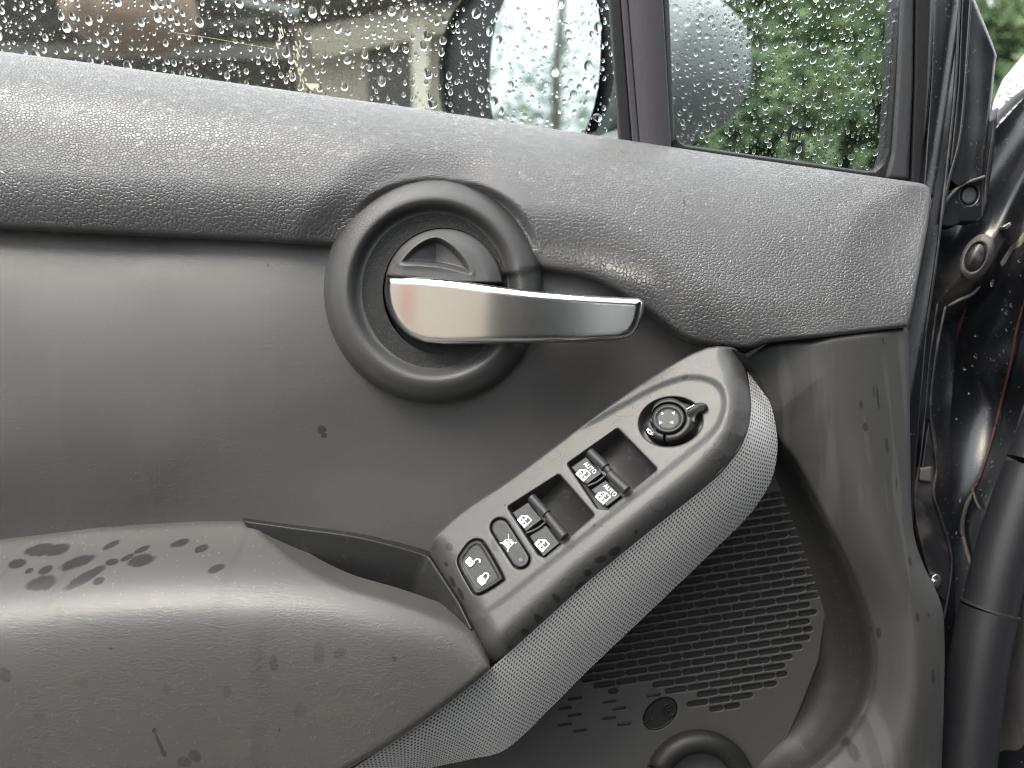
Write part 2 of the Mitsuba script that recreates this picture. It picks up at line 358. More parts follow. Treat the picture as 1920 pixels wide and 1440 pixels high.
scene['window_pane'] = {'type': 'thindielectric', 'int_ior': 1.5, 'specular_transmittance': {'type': 'rgb', 'value': [0.87, 0.93, 0.915]}}
scene['water'] = {'type': 'dielectric', 'int_ior': 1.33, 'ext_ior': 1.0}

def add(key, mesh, m, smooth=True, **k):
    base, i = key, 0
    while key in scene: i += 1; key = f'{base}_{i:03d}'
    scene[key] = mikit.ply(mesh, m, smooth=smooth, **k)
    return key
def tag(key, label=None, cat_=None, group=None, kind=None):
    labels[key] = {k: v for k, v in (('label', label), ('category', cat_), ('group', group), ('kind', kind)) if v}

# ---------------------------------------------------------------- the setting
gr = trimesh.Trimesh([[-200, -200, 0], [200, -200, 0], [200, 200, 0], [-200, 200, 0.0]], [[0, 1, 2], [0, 2, 3]], process=False)
def ground_c(p, n, uv): return mikit.mix((0.045, 0.045, 0.045), (0.09, 0.09, 0.089), mikit.fbm(p.x * 3, p.y * 3, 0, 4))
mat('ground_asphalt', princ(mikit.proc(ground_c), 0.8))
add('ground', gr, 'ground_asphalt', smooth=False); tag('ground', 'wet dark grey asphalt drive', None, None, 'structure')

# ---------------------------------------------------------------- the door
tag('car_door_assembly', 'open black car door seen from inside, grey soft trim, silver handle and wet window', 'car door')

BEZ_CUT = Polygon(ell(813, 543, 186, 194))
# upper trim
xb = arr([-460, -60, 0, 200, 400, 600, 800, 1000, 1170, 1300, 1450, 1640, 1725, 1760]); yb = arr([44, 88, 96, 122, 150, 178, 206, 236, 262, 282, 304, 331, 343, 348])
xl = arr([-460, -60, 0, 300, 600, 700, 820, 1018, 1100, 1200, 1310, 1400, 1440, 1560, 1703, 1760]); yl = arr([400, 421, 425, 440, 457, 463, 470, 503, 519, 573, 643, 653, 643, 630, 613, 606])
fb, fl = PchipInterpolator(xb, yb), PchipInterpolator(xl, yl)
F_AMP = PchipInterpolator([-60, 700, 950, 1080, 1330, 1450, 1560, 1800], [14, 14, 16, 17, 14, 6, 2, 2])
F_WID = PchipInterpolator([-60, 900, 1080, 1200, 1330, 1500, 1800], [110, 110, 130, 145, 120, 80, 80])
F_XR = PchipInterpolator([300, 340, 360, 400, 470, 560, 700], [1680, 1655, 1632, 1605, 1583, 1575, 1575])
def trim_h(x, y):
    s, e = y - fb(x), fl(x) - y
    amp = F_AMP(np.clip(x, -60, 1800))
    wid = F_WID(np.clip(x, -60, 1800))
    h = 13 - 31 * np.exp(-(s + 4) / 48) * (1 - 0.6 * ss(1610, 1725, x)) + 7 * s / 300
    h -= amp * np.clip(1 - e / wid, 0, 1) ** 1.7
    rr = np.hypot(x - 815, y - 545)
    h -= 5 * (1 - ss(205, 290, rr)) * ss(560, 400, y) * ss(960, 840, x)
    h = np.minimum(h, 7.5 + 14 * ss(203, 236, rr))
    xr = F_XR(np.clip(y, 300, 700))
    h -= 12 * ss(-10, 130, x - xr) * (1 - ss(360, 600, y) * 0.75)
    return h * 1e-3
tx = np.linspace(-440, 1722, 140)
lowx = np.linspace(1703, -440, 180)
tp = np.vstack([np.stack([tx, fb(tx)], -1), [[1735, 346], [1744, 354], [1746, 370], [1740, 420], [1726, 500], [1713, 570], [1705, 606], [1702, 613]], np.stack([lowx, fl(lowx)], -1)])
add('car_door_assembly__upper_trim', patch(poly(tp).difference(BEZ_CUT), trim_h, step=6, r=9, rh=0.0035, skirt=0.014), 'soft_trim')

# insert panel
ins_h = rbf([(-60, 425, -8), (300, 440, -8), (620, 455, -8), (-60, 470, -1), (300, 485, -1), (560, 500, -2), (-60, 560, 5), (300, 570, 5), (560, 580, 2), (-60, 720, 8), (300, 730, 8), (600, 740, 2),
             (-60, 880, 6), (300, 870, 5), (600, 880, -2), (-60, 1010, -6), (300, 985, -6), (500, 980, -3), (700, 1000, -5), (790, 800, -6), (800, 900, -8), (850, 960, -9), (1000, 800, -10), (1000, 700, -4),
             (1100, 750, -12), (1200, 700, -13), (1050, 520, -8), (1200, 590, -10), (1330, 660, -14), (1100, 600, -4), (815, 545, -4), (815, 400, -8), (650, 400, -8)], 0.02)
ins_0 = ins_h
ins_h = lambda x, y: ins_0(np.maximum(x, -60), y)
ip = [(-440, 385), (-60, 405), (300, 420), (620, 430), (820, 430), (1040, 480), (1120, 500), (1220, 560), (1340, 640), (1360, 670), (1200, 770), (1000, 920), (860, 1060), (800, 1070), (700, 1040), (500, 1005), (300, 1005), (-60, 1035), (-440, 1085)]
add('car_door_assembly__insert_panel', patch(poly(ip).difference(BEZ_CUT), ins_h, step=6, skirt=0.004), 'insert_leather')

# armrest
ROLL = CubicSpline([-60, 0, 150, 300, 450, 560, 650, 740, 850, 918, 960], [1144, 1139, 1124, 1113, 1109, 1112, 1122, 1142, 1180, 1222, 1250])     # the line along which the rest rolls over
ROLL_H = CubicSpline([-160, -130, -90, -50, -20, 0, 30, 80, 180, 330, 460], [-9, 0, 14, 29.5, 39, 43.5, 48, 50.8, 51, 48, 43])
ROLL_X = lambda x: ROLL(np.clip(x, -60, 960)) + 0.1 * np.maximum(-60 - x, 0)
def arm_h(x, y): return 1e-3 * (ROLL_H(np.clip(y - ROLL_X(x), -160, 460)) - 4.0 * ss(700, 930, x))
ap = np.vstack([[(-440, 1066), (-60, 1022), (0, 1013), (180, 990), (370, 977)], curve([(455, 977), (480, 988), (510, 1014), (560, 1053), (640, 1094), (740, 1124), (850, 1163), (890, 1186)], 5), curve([(908, 1220), (919, 1250), (905, 1266), (850, 1311), (740, 1390), (640, 1450), (560, 1500)], 5), [(440, 1620), (-440, 1620)]])
add('car_door_assembly__armrest', patch(poly(ap), arm_h, step=5.5, r=12, rh=0.0035, skirt=0.02), 'armrest_leather')

# pull pocket
def pocket_h(x, y):
    f = (x - 800) * (1110 - 1048) - (y - 1048) * (775 - 800)         # right of the fold line
    f = f / math.hypot(62, 25)
    return 1e-3 * (1.5 - 0.02 * (y - 990) + 0.28 * np.sqrt(np.maximum(f, 0) ** 2 + 9) * (f > -40) * ss(-12, 12, f) + 2 * ss(0, 1, 1 - np.abs(y - 1000) / 500))
pp = np.vstack([curve([(455, 974), (480, 978), (560, 989), (650, 1001), (720, 1016), (790, 1036), (806, 1044)], 5), [(862, 1130), (886, 1180), (860, 1195), (740, 1180), (600, 1130), (500, 1060)]])
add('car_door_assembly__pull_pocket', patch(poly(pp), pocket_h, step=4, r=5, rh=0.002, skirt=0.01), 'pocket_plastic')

# switch panel -------------------------------------------------------------
A2, B2, O2 = arr([0.774, -0.634]), arr([0.634, 0.774]), arr([870, 1110])
hb = lambda b: (8 + 0.16 * (b + 105)) * 1e-3
o3 = P(*O2, hb(0)); pa = P(*(O2 + 300 * A2), hb(0)); pb = P(*(O2 + 120 * B2), hb(120))
nrm = np.cross(pb - o3, pa - o3); nrm /= np.linalg.norm(nrm)
if nrm @ FW > 0: nrm = -nrm
PAN = Frame(o3, pb - o3, nrm)               # ex runs towards the cabin (text direction), ey towards the car's front
out_panel = np.vstack([curve([(806, 1040), (814, 1012), (832, 990), (880, 950), (950, 904), (1060, 822), (1190, 727), (1280, 672), (1325, 652)], 5), curve([(1345, 649), (1375, 652), (1388, 664)], 4),
                       curve([(1398, 690), (1405, 730), (1407, 772), (1396, 820), (1370, 862), (1325, 908), (1200, 1008), (1100, 1090), (1000, 1180), (922, 1250)], 5), [(908, 1222), (885, 1178), (850, 1118)]])
crease = LineString(curve([(1130, 790), (1180, 762), (1235, 733), (1290, 716), (1335, 724), (1351, 752), (1338, 795), (1300, 832), (1240, 880), (1120, 975), (1000, 1070), (930, 1125), (885, 1150)], 8))
flat_zone = Polygon(np.vstack([crease.coords, [(840, 1120), (812, 1030), (832, 990), (880, 950), (950, 904), (1060, 824)]])).buffer(0)
inner_oval = Polygon(curve([(1190, 800), (1210, 756), (1262, 727), (1315, 722), (1343, 748), (1336, 792), (1290, 838), (1240, 872), (1190, 880)], 8, True))
well1 = poly([(1063, 870), (1158, 803), (1233, 880), (1140, 955), (1119, 953)], 5)
well2 = poly([(951, 951), (1048, 889), (1115, 966), (1021, 1046), (1009, 1040)], 5)
knob_hole = Polygon(ell(1257.5, 791, 60, 46, -8))
capsule = LineString([(937.7, 989.5), (976, 1049)]).buffer(18.5, 24)
lock_out = poly(curve([(880, 1016), (897, 1011), (912, 1023), (944, 1080), (940, 1092), (908, 1112), (893, 1116), (884, 1108), (861, 1066), (858, 1048), (866, 1033)], 4, True))
outline = poly(out_panel)
lower_edge = LineString(out_panel[-58:]) if False else LineString([(1388, 664), (1398, 690), (1405, 730), (1407, 772), (1396, 820), (1370, 862), (1325, 908), (1200, 1008), (1100, 1090), (1000, 1180), (922, 1250)])
left_edge = LineString([(922, 1250), (885, 1178), (850, 1118), (806, 1040)])
def panel_h(x, y):
    pts = shapely.points(np.stack([x, y], -1))
    dc = shapely.distance(pts, flat_zone)
    dl = shapely.distance(pts, lower_edge)
    dle = shapely.distance(pts, left_edge)
    di = shapely.distance(pts, inner_oval)
    h = 1.6 * ss(0, 16, dc) - 9.0 * np.clip(1 - dl / 50, 0, 1) ** 2.0
    h -= 9.0 * np.clip(1 - dle / 46, 0, 1) ** 2
    return h * 1e-3
pg = outline.difference(shapely.union_all([well1, well2, knob_hole, capsule, lock_out]))
add('car_door_assembly__switch_panel', patch(pg, panel_h, PAN, step=4.5, r=4, rh=0.0010, skirt=0.012), 'panel_plastic')

# wells
def well_floor(w, corner, far):
    c, f = arr(corner), arr(far)
    L = np.linalg.norm(f - c); u = (f - c) / L
    def h(x, y):
        q = ((x - c[0]) * u[0] + (y - c[1]) * u[1]) / L
        return -1e-3 * (13.0 * (1 - np.clip(q - 0.3, 0, 0.8) ** 2 * 1.5) + 1.0)
    return patch(w.buffer(3), h, PAN, step=4, skirt=0)
add('car_door_assembly__switch_panel__switch_well', well_floor(well1, (1105, 905), (1205, 835)), 'recess_plastic')
add('car_door_assembly__switch_panel__switch_well', well_floor(well2, (990, 1000), (1085, 920)), 'recess_plastic')

def stroke(pts, w, closed=False):
    l = LineString(list(pts) + ([pts[0]] if closed else []))
    return l.buffer(w / 2, join_style='mitre' if not closed else 'round')
def window_icon(s):
    """Car window with an arrow: s is its width in metres, centred."""
    out = [(-.5, -.42), (.5, -.42), (.5, .02), (.12, .42), (-.32, .42), (-.5, .05)]
    g = stroke([(-.48, -.42), (.48, -.42), (.48, .42), (-.08, .42), (-.48, .05)], .11, True)
    fill = Polygon([(-.48, -.02), (.48, -.02), (.48, -.42), (-.48, -.42)])
    arrow = shapely.union_all([stroke([(0, .30), (0, -.30)], .09), Polygon([(-.17, .12), (.17, .12), (0, .34)]), Polygon([(-.17, -.16), (.17, -.16), (0, -.36)])])
    hole = shapely.union_all([Polygon([(-.30, -.08), (-.10, -.08), (-.10, -.3), (-.30, -.3)]), Polygon([(.10, -.08), (.30, -.08), (.30, -.3), (.10, -.3)])])
    return affinity.scale(shapely.union_all([g, fill.difference(hole), arrow]), s, s, origin=(0, 0))
def text_on(frame, text, px, py, height, h, key, m='print_white', mirror=False, bold=True):
    t = meshkit.text_mesh(text, height, 0.0001, bold)
    v = t.vertices - [t.bounds[:, 0].mean(), t.bounds[:, 1].mean(), 0]
    if mirror: v = v * [-1, 1, 1]
    o = frame.st(px, py, h)
    return add(key, trimesh.Trimesh(frame.w(o[0] + v[:, 0], o[1] + v[:, 1], h + v[:, 2]), t.faces, process=False), m, smooth=False)
def tilted(anchor_low, anchor_high, k_low, k_high):
    """Height that runs from k_low at one photo point to k_high at the other (mm)."""
    a, b = arr(anchor_low), arr(anchor_high); L2 = np.dot(b - a, b - a)
    return lambda x, y: 1e-3 * (k_low + (k_high - k_low) * ((x - a[0]) * (b[0] - a[0]) + (y - a[1]) * (b[1] - a[1])) / L2)
def switch(plate, bar, icon, text, fin):
    k = 'car_door_assembly__window_switch'
    i = 0
    key = k
    while key + '__rocker' in scene: i += 1; key = f'{k}_{i:03d}'
    hf = -0.0012
    add(key + '__rocker', patch(poly(plate, 1.0), hf, PAN, step=3, r=1.6, rh=0.0005, skirt=0.006), 'button_plastic')
    (x0, y0), (x1, y1) = bar
    q = np.linspace(0, 1, 9); q = np.concatenate([[-.015, 0], q[1:-1], [1, 1.015]])
    kk = 0.0026
    rad = np.full(len(q), 0.0025); rad[0] = rad[-1] = 0.0020
    pts = PAN.p(x0 + (x1 - x0) * q, y0 + (y1 - y0) * q, kk)
    add(key + '__bar', tube(pts, rad, 20), 'button_plastic', smooth=40)
    add(key + '__symbol', put2d(window_icon(0.0058), PAN, PAN.st(*icon, hf), hf + 0.00002), 'print_white', smooth=False)
    if text: text_on(PAN, 'AUTO', *text, 0.0021, hf + 0.00002, key + '__lettering')
    if fin:
        f = curve(fin, 6); m = patch(LineString(f).buffer(2.2), 0.0004, PAN, step=2, r=1.5, rh=0.0006, skirt=0.007)
        add(key + '__fin', m, 'button_plastic')
    return key
def z2(x, y): return (1040 + x / 8, 780 + y / 8)
def z1(x, y): return (840 + x / 6.857, 930 + y / 6.857)
s1 = switch([z2(245, 770), z2(470, 610), z2(715, 860), z2(480, 1030)], [z2(530, 545), z2(765, 775)], z2(430, 870), z2(530, 775), [z2(500, 1045), z2(640, 985), z2(745, 900)])
s2 = switch([z2(545, 1105), z2(765, 960), z2(1000, 1195), z2(780, 1362)], [z2(820, 870), z2(1085, 1120)], z2(725, 1210), z2(832, 1112), None)
s3 = switch([z1(825, 215), z1(1030, 80), z1(1212, 300), z1(1000, 462)], [z1(1075, 25), z1(1270, 235)], z1(985, 310), None, [z1(1010, 475), z1(1140, 420), z1(1245, 340)])
s4 = switch([z1(1045, 520), z1(1245, 355), z1(1437, 610), z1(1225, 782)], [z1(1305, 290), z1(1500, 530)], z1(1210, 620), None, None)
add('car_door_assembly__window_switch__pivot', tube(PAN.p(arr([1137, 1143]), arr([878, 885]), 0.0024), 0.0019, 14), 'button_plastic', smooth=40)
add('car_door_assembly__window_switch_002__pivot', tube(PAN.p(arr([1025, 1031]), arr([964, 972]), 0.0024), 0.0019, 14), 'button_plastic', smooth=40)

# window lock-out button
add('car_door_assembly__window_lock_button', patch(LineString([(938.5, 990.5), (975.2, 1047.5)]).buffer(16.2, 24), -0.0007, PAN, step=3, r=3, rh=0.0007, skirt=0.004), 'button_plastic')
ic = window_icon(0.0046)
cross_ = shapely.union_all([stroke([(-.0032, -.0030), (.0032, .0030)], .00034), stroke([(-.0032, .0030), (.0032, -.0030)], .00034)])
add('car_door_assembly__window_lock_button__symbol', put2d(ic.union(cross_), PAN, PAN.st(953, 1018, -0.0007), -0.00068), 'print_white', smooth=False)
add('car_door_assembly__window_lock_button__indicator', patch(Polygon(ell(976, 1050, 5.6, 5.2)), -0.0003, PAN, step=2, r=2, rh=0.0004, skirt=0.0006), 'divider_plastic')
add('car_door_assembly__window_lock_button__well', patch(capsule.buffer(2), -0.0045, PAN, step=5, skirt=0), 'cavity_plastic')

# central locking button
lock_in = lock_out.buffer(-2.6)
def lock_h(x, y):
    d = shapely.distance(shapely.points(np.stack([x, y], -1)), lock_in.buffer(-7))
    mid = Polygon([(866, 1030), (906, 1012), (950, 1085), (910, 1110)])
    q = ((x - 905) * 0.52 + (y - 1062) * 0.85) / 50
    return 1e-3 * (0.5 + 0.7 * q * q + 0.9 * ss(0, 1, 1 - np.abs(d - 3) / 4) * (d > 0))
add('car_door_assembly__door_lock_button', patch(lock_in, lock_h, PAN, step=2.5, r=3, rh=0.001, skirt=0.005), 'button_plastic')
add('car_door_assembly__door_lock_button__well', patch(lock_out.buffer(2), -0.004, PAN, step=5, skirt=0), 'cavity_plastic')
def padlock(s, open_):
    body = Polygon([(-.30, -.45), (.30, -.45), (.36, -.3), (.36, .02), (-.36, .02), (-.36, -.3)]).buffer(.06)
    keyh = Point(0, -.15).buffer(.07).union(stroke([(0, -.15), (0, -.33)], .09))
    t = np.linspace(0, np.pi, 14)
    if open_: sh = [(.26, .05)] + [(.26 + .25 * -1 * (1 - np.cos(a)) * 0 + .52 + .26 * np.cos(np.pi - a) - .26 + .0, .30 + .26 * np.sin(a)) for a in t][:11]
    else: sh = [(.27, .0)] + [(.27 * np.cos(a), .30 + .27 * np.sin(a)) for a in t] + [(-.27, .0)]
    return affinity.rotate(affinity.scale(body.difference(keyh).union(stroke(sh, .13)), s, s, origin=(0, 0)), 0, origin=(0, 0))
add('car_door_assembly__door_lock_button__symbol', put2d(padlock(0.0056, True), PAN, PAN.st(*z1(305, 830), 0.0009), 0.0010, 0.0003), 'print_white', smooth=False)
add('car_door_assembly__door_lock_button__symbol', put2d(padlock(0.0056, False), PAN, PAN.st(*z1(455, 1065), 0.0009), 0.0009, 0.0003), 'print_white', smooth=False)

# mirror adjustment knob
K = 'car_door_assembly__mirror_knob'
def z3(x, y): return (1160 + x / 8, 690 + y / 8)
add(K + '__well', patch(knob_hole.buffer(2), lambda x, y: -0.0085 + 0.0035 * ss(1275, 1310, x), PAN, step=4, skirt=0), 'recess_plastic')
cx, cy = z3(745, 760)
cap = Polygon(ell(cx, cy, 31, 27.5, -8))
def cap_h(x, y):
    q = np.hypot((x - cx) / 31, (y - cy) / 27.5)
    return 1e-3 * (3.2 - 0.9 * (1 - ss(0.62, 0.84, q)))
add(K + '__cap', patch(cap, cap_h, PAN, step=2, r=5, rh=0.0016, skirt=0.008), 'button_plastic')
ring_o = poly(curve([z3(500, 640), z3(530, 560), z3(620, 485), z3(760, 450), z3(860, 470), z3(960, 520), z3(1080, 560), z3(1130, 640), z3(1180, 730), z3(1165, 830), z3(1120, 930), z3(1020, 1010), z3(900, 1080), z3(760, 1110), z3(600, 1085), z3(470, 1020), z3(385, 930), z3(370, 860), z3(440, 800), z3(480, 740)], 6, True))
ring_g = ring_o.difference(cap.buffer(2.2)).difference(LineString([z3(688, 960), z3(690, 1180)]).buffer(1.4)).difference(Polygon([z3(360, 640), z3(500, 640), z3(480, 780), z3(400, 830)]))
def ring_h(x, y):
    q = np.hypot((x - cx) / 31, (y - cy) / 27.5)
    return 1e-3 * (2.0 - 2.5 * ss(1.25, 1.75, q))
add(K + '__collar', patch(ring_g, ring_h, PAN, step=2.2, r=3.5, rh=0.0012, skirt=0.008), 'button_plastic')
tab = poly(curve([z3(1030, 640), z3(1090, 575), z3(1160, 530), z3(1240, 518), z3(1310, 540), z3(1335, 590), z3(1280, 650), z3(1200, 690), z3(1160, 760), z3(1150, 830), z3(1090, 810), z3(1040, 760)], 6, True))
add(K + '__tab', patch(tab, lambda x, y: 1e-3 * (3.6 - 2.2 * ss(0.2, 0.9, ((x - 1296) * .5 + (y - 760) * .86) / 26) + 1.2 * ss(1300, 1325, x)), PAN, step=2, r=3.5, rh=0.0014, skirt=0.008), 'button_plastic')
add(K + '__pointer', put2d(LineString(PAN.st(arr([z3(1025, 615)[0], z3(1130, 555)[0]]), arr([z3(1025, 615)[1], z3(1130, 555)[1]]), 0.0040)).buffer(0.00022), PAN, (0, 0), 0.0040), 'print_white', smooth=False)
for (ax, ay, rot) in [(650, 680, 0), (828, 672, 0), (625, 825, 0), (805, 820, 0)]:
    px_, py_ = z3(ax, ay)
    tri_ = affinity.scale(Polygon([(-.5, -.4), (.5, -.4), (0, .5)]), 0.0017, 0.0017, origin=(0, 0))
    ang = {(650, 680): 60, (828, 672): 0, (625, 825): 180, (805, 820): 240}[(ax, ay)]
    add(K + '__arrow', put2d(affinity.rotate(tri_, ang + 10, origin=(0, 0)), PAN, PAN.st(px_, py_, 0.0024), 0.00235, 0.0002), 'print_white', smooth=False)
fold = shapely.union_all([stroke([(-.5, .35), (-.5, -.1)], .16), stroke([(-.25, .3), (.1, .3), (.3, .12), (.3, -.25), (-.2, -.25)], .14, True), stroke([(.42, .2), (.58, .3)], .12), stroke([(.42, -.1), (.62, -.1)], .12)])
add(K + '__symbol', put2d(affinity.rotate(affinity.scale(fold, 0.0034, 0.0028, origin=(0, 0)), 0, origin=(0, 0)), PAN, PAN.st(*z3(468, 965), 0.0012), 0.00150, 0.0003), 'print_white', smooth=False)

# perforated strip ---------------------------------------------------------
I_ = curve([(1389, 662), (1399, 690), (1406, 730), (1408, 772), (1397, 820), (1371, 863), (1326, 909), (1200, 1009), (1100, 1091), (1000, 1181), (922, 1251), (850, 1310), (740, 1388), (650, 1448), (560, 1500)], 10)
O_ = curve([(1396, 664), (1436, 735), (1454, 795), (1457, 850), (1444, 905), (1405, 965), (1335, 1035), (1215, 1150), (1110, 1250), (1030, 1330), (950, 1404), (880, 1424), (800, 1442), (720, 1470), (640, 1520)], 10)
def resamp(c, n):
    s = np.concatenate([[0], np.cumsum(np.linalg.norm(np.diff(c, axis=0), axis=1))])
    return np.stack([np.interp(np.linspace(0, 1, n) * s[-1], s, c[:, k]) for k in (0, 1)], -1)
n_t, n_u = len(I_), 26
U = np.linspace(0, 1, n_u)
hin = (DOOR.o - PAN.p(I_[:, 0], I_[:, 1], -0.0095)) @ FW           # height of the panel's edge above the door plane
arm_edge = np.interp(I_[:, 0], [560, 740, 850, 922], [42e-3, 39e-3, 38.5e-3, 37e-3])
hin = np.where(I_[:, 0] < 922, arm_edge, hin)
mixw = ss(860, 1000, I_[:, 0]); hin = hin * mixw + np.minimum(hin, 0.038) * (1 - mixw)
hout = np.interp(np.linspace(0, 1, n_t), [0, .1, .3, .7, .85, 1], [0.026, 0.022, 0.018, 0.018, 0.016, 0.014])
grid = I_[:, None] * (1 - U[None, :, None]) + O_[:, None] * U[None, :, None]
hh = hin[:, None] - (hin - hout)[:, None] * (0.5 * U + 0.5 * U ** 2.4)[None]
gv = P(grid[..., 0], grid[..., 1], hh)
PITCH_H = 0.0020
su = np.concatenate([[0], np.cumsum(np.linalg.norm(np.diff(gv[:, 8], axis=0), axis=1))])
sv = np.concatenate([np.zeros((n_t, 1)), np.cumsum(np.linalg.norm(np.diff(gv, axis=1), axis=2), axis=1)], 1)
uvs = np.stack([np.broadcast_to(su[:, None], sv.shape), sv], -1).reshape(-1, 2) / PITCH_H
ii, jj = np.meshgrid(np.arange(n_t - 1), np.arange(n_u - 1), indexing='ij')
q = np.stack([ii * n_u + jj, ii * n_u + jj + 1, (ii + 1) * n_u + jj + 1, (ii + 1) * n_u + jj], -1).reshape(-1, 4)
sm = trimesh.Trimesh(gv.reshape(-1, 3), np.vstack([q[:, [0, 1, 2]], q[:, [0, 2, 3]]]), process=False)
if np.sum(sm.face_normals @ -FW) < 0: sm.invert()
add('car_door_assembly__perforated_strip', sm, 'perforated', smooth=True, uv=uvs)
# the strip's folded-back lower lip
lip = np.stack([O_, O_ + (O_ - I_) * 0.0], 1)
lv = np.stack([P(O_[:, 0], O_[:, 1], hout), P(O_[:, 0], O_[:, 1], hout) + FW * 0.03 - RT * 0.012 + UP * 0.01], 1).reshape(-1, 3)
k = np.arange(n_t - 1)
add('car_door_assembly__strip_return', trimesh.Trimesh(lv, np.vstack([np.stack([2 * k, 2 * k + 1, 2 * k + 3], 1), np.stack([2 * k, 2 * k + 3, 2 * k + 2], 1)]), process=False), 'cavity_plastic')

# lower trim ---------------------------------------------------------------
low_pts = [(1393, 668), (1440, 645), (1480, 640), (1520, 640), (1560, 631), (1640, 622), (1698, 615), (1704, 620)]
low_o = np.vstack([low_pts, curve([(1706, 700), (1707, 850), (1711, 980), (1728, 1050), (1764, 1130), (1771, 1200), (1770, 1300), (1764, 1480), (1755, 1640)], 6), curve([(1330, 1640), (1480, 1480), (1540, 1436), (1590, 1385), (1628, 1320), (1641, 1245), (1626, 1150), (1585, 1050), (1535, 950), (1492, 870), (1455, 822)], 6), [(1420, 800), (1400, 740)]])
LOW_IN = LineString(np.vstack([low_o[np.argmin(np.hypot(*(low_o - [1330, 1640]).T)):], [(1380, 640)]]))
LOW_OUT = LineString(np.vstack([[(1704, 600)], curve([(1706, 700), (1707, 850), (1711, 980), (1728, 1050), (1764, 1130), (1771, 1200), (1770, 1300), (1764, 1480), (1760, 1520)], 6)]))
LOW_P = CubicSpline([0, .2, .4, .55, .68, .82, 1.0], [-1, 6.5, 13.2, 16.2, 16.4, 14.2, 8.5])
def low_h(x, y):
    p = shapely.points(np.stack([x, y], -1))
    a, b = shapely.distance(p, LOW_IN), shapely.distance(p, LOW_OUT)
    return 1e-3 * (LOW_P(a / (a + b + 1e-9)) - 5 * ss(860, 700, y) * ss(0.5, 0.0, a / (a + b + 1e-9)) - 4 * ss(1100, 1450, y) * ss(0.6, 1.0, a / (a + b + 1e-9)))
add('car_door_assembly__lower_trim', patch(poly(low_o), low_h, step=6, r=10, rh=0.004, skirt=0.006), 'lower_plastic')

# map pocket and speaker grille ---------------------------------------------
arch_in = LineString(low_o[np.argmin(np.hypot(*(low_o - [1330, 1640]).T)):])
def cav_h(x, y):
    d = shapely.distance(shapely.points(np.stack([x, y], -1)), arch_in)
    return 1e-3 * (-6 - 21.5 * ss(-25, np.interp(y, [900, 1150, 1300, 1450], [60, 95, 110, 90]), d) * ss(-30, 30, d))
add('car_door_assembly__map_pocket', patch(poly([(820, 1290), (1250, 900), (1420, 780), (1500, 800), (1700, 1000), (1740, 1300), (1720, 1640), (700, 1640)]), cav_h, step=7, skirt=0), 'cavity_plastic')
GR = Frame(P(1300, 1150, -0.026), RT, -FW)
ang = math.radians(-8.5)
gu, gvv = arr([math.cos(ang), math.sin(ang)]), arr([-math.sin(ang), math.cos(ang)])
rng = np.random.default_rng(5)
grille_poly = poly([(640, 1640), (830, 1330), (1100, 1090), (1400, 820), (1480, 820), (1530, 950), (1545, 1060), (1548, 1150), (1535, 1240), (1500, 1330), (1460, 1420), (1400, 1500), (1300, 1640)])
zone = Polygon(curve([(1410, 930), (1490, 935), (1524, 1010), (1531, 1100), (1516, 1190), (1470, 1265), (1395, 1318), (1330, 1330), (1280, 1318), (1235, 1290), (1190, 1280), (1130, 1300), (1090, 1240), (1200, 1120)], 6, True))
blind = Polygon([(1030, 1380), (1040, 1300), (1130, 1200), (1260, 1290), (1200, 1330), (1150, 1372)])
slots, blinds = [], []
badge_p = Polygon(ell(1238, 1338, 36, 25, -42))
for r_ in range(-20, 30):
    for c_ in range(-14, 12):
        ctr = arr([1300, 1120]) + gvv * r_ * 15.2 + gu * (c_ * 42 + (r_ % 2) * 21 + (r_ // 2 % 2) * 5)
        L, hgt = 31, 9.6
        half = gu * L / 2
        seg = LineString([ctr - half, ctr + half])
        s = seg.intersection(zone)
        if not s.is_empty and s.length > 8:
            slots.append(s.buffer(hgt / 2, quad_segs=2))
        elif s.is_empty and blind.contains(Point(ctr)) and not seg.buffer(8).intersects(badge_p) and (r_ + c_) % 2 == 0:
            blinds.append(LineString([ctr - half * .7, ctr + half * .7]))
slots = [s for s in slots if not s.intersects(badge_p.buffer(3))]
gp = grille_poly.difference(shapely.union_all(slots)).difference(badge_p)
add('car_door_assembly__speaker_grille', patch(gp, lambda x, y: 0.0015 * 0 + x * 0, GR, step=9, r=2.0, rh=0.0012, skirt=0.007), 'grille_plastic')
add('car_door_assembly__speaker_grille__mesh_backing', patch(grille_poly.buffer(-3), lambda x, y: -0.0080 + x * 0, GR, step=12, skirt=0), 'slot_back')
for s in blinds:
    c0 = arr(s.coords)
    add('car_door_assembly__speaker_grille__blind_slot', patch(LineString(c0 + [0, 3]).buffer(2.6, quad_segs=3), 0.0009, GR, step=3, r=2.2, rh=0.0008, skirt=0.001), 'cavity_plastic')
add('car_door_assembly__speaker_grille__badge', patch(badge_p, lambda x, y: -0.0010 + x * 0, GR, step=5, r=3, rh=-0.0012, skirt=0.002), 'cavity_plastic')
def ring_poly(x, y, a, w): return Point(x, y).buffer(a + w / 2).difference(Point(x, y).buffer(a - w / 2))
bg = shapely.union_all([ring_poly(1255, 1332, 12, 3), LineString([(1224, 1326), (1214, 1350)]).buffer(1.8), LineString([(1224, 1326), (1219, 1331)]).buffer(1.6), LineString([(1208, 1354), (1223, 1349)]).buffer(1.8),
                        LineString([(1250, 1327), (1260, 1323)]).buffer(1.5), LineString([(1250, 1327), (1254, 1342), (1263, 1338)]).buffer(1.5), LineString([(1252, 1334), (1260, 1331)]).buffer(1.3)])
add('car_door_assembly__speaker_grille__badge_mark', patch(bg, lambda x, y: 0.0003 + x * 0, GR, step=2, r=1.2, rh=0.0006, skirt=0.002), 'cavity_plastic')
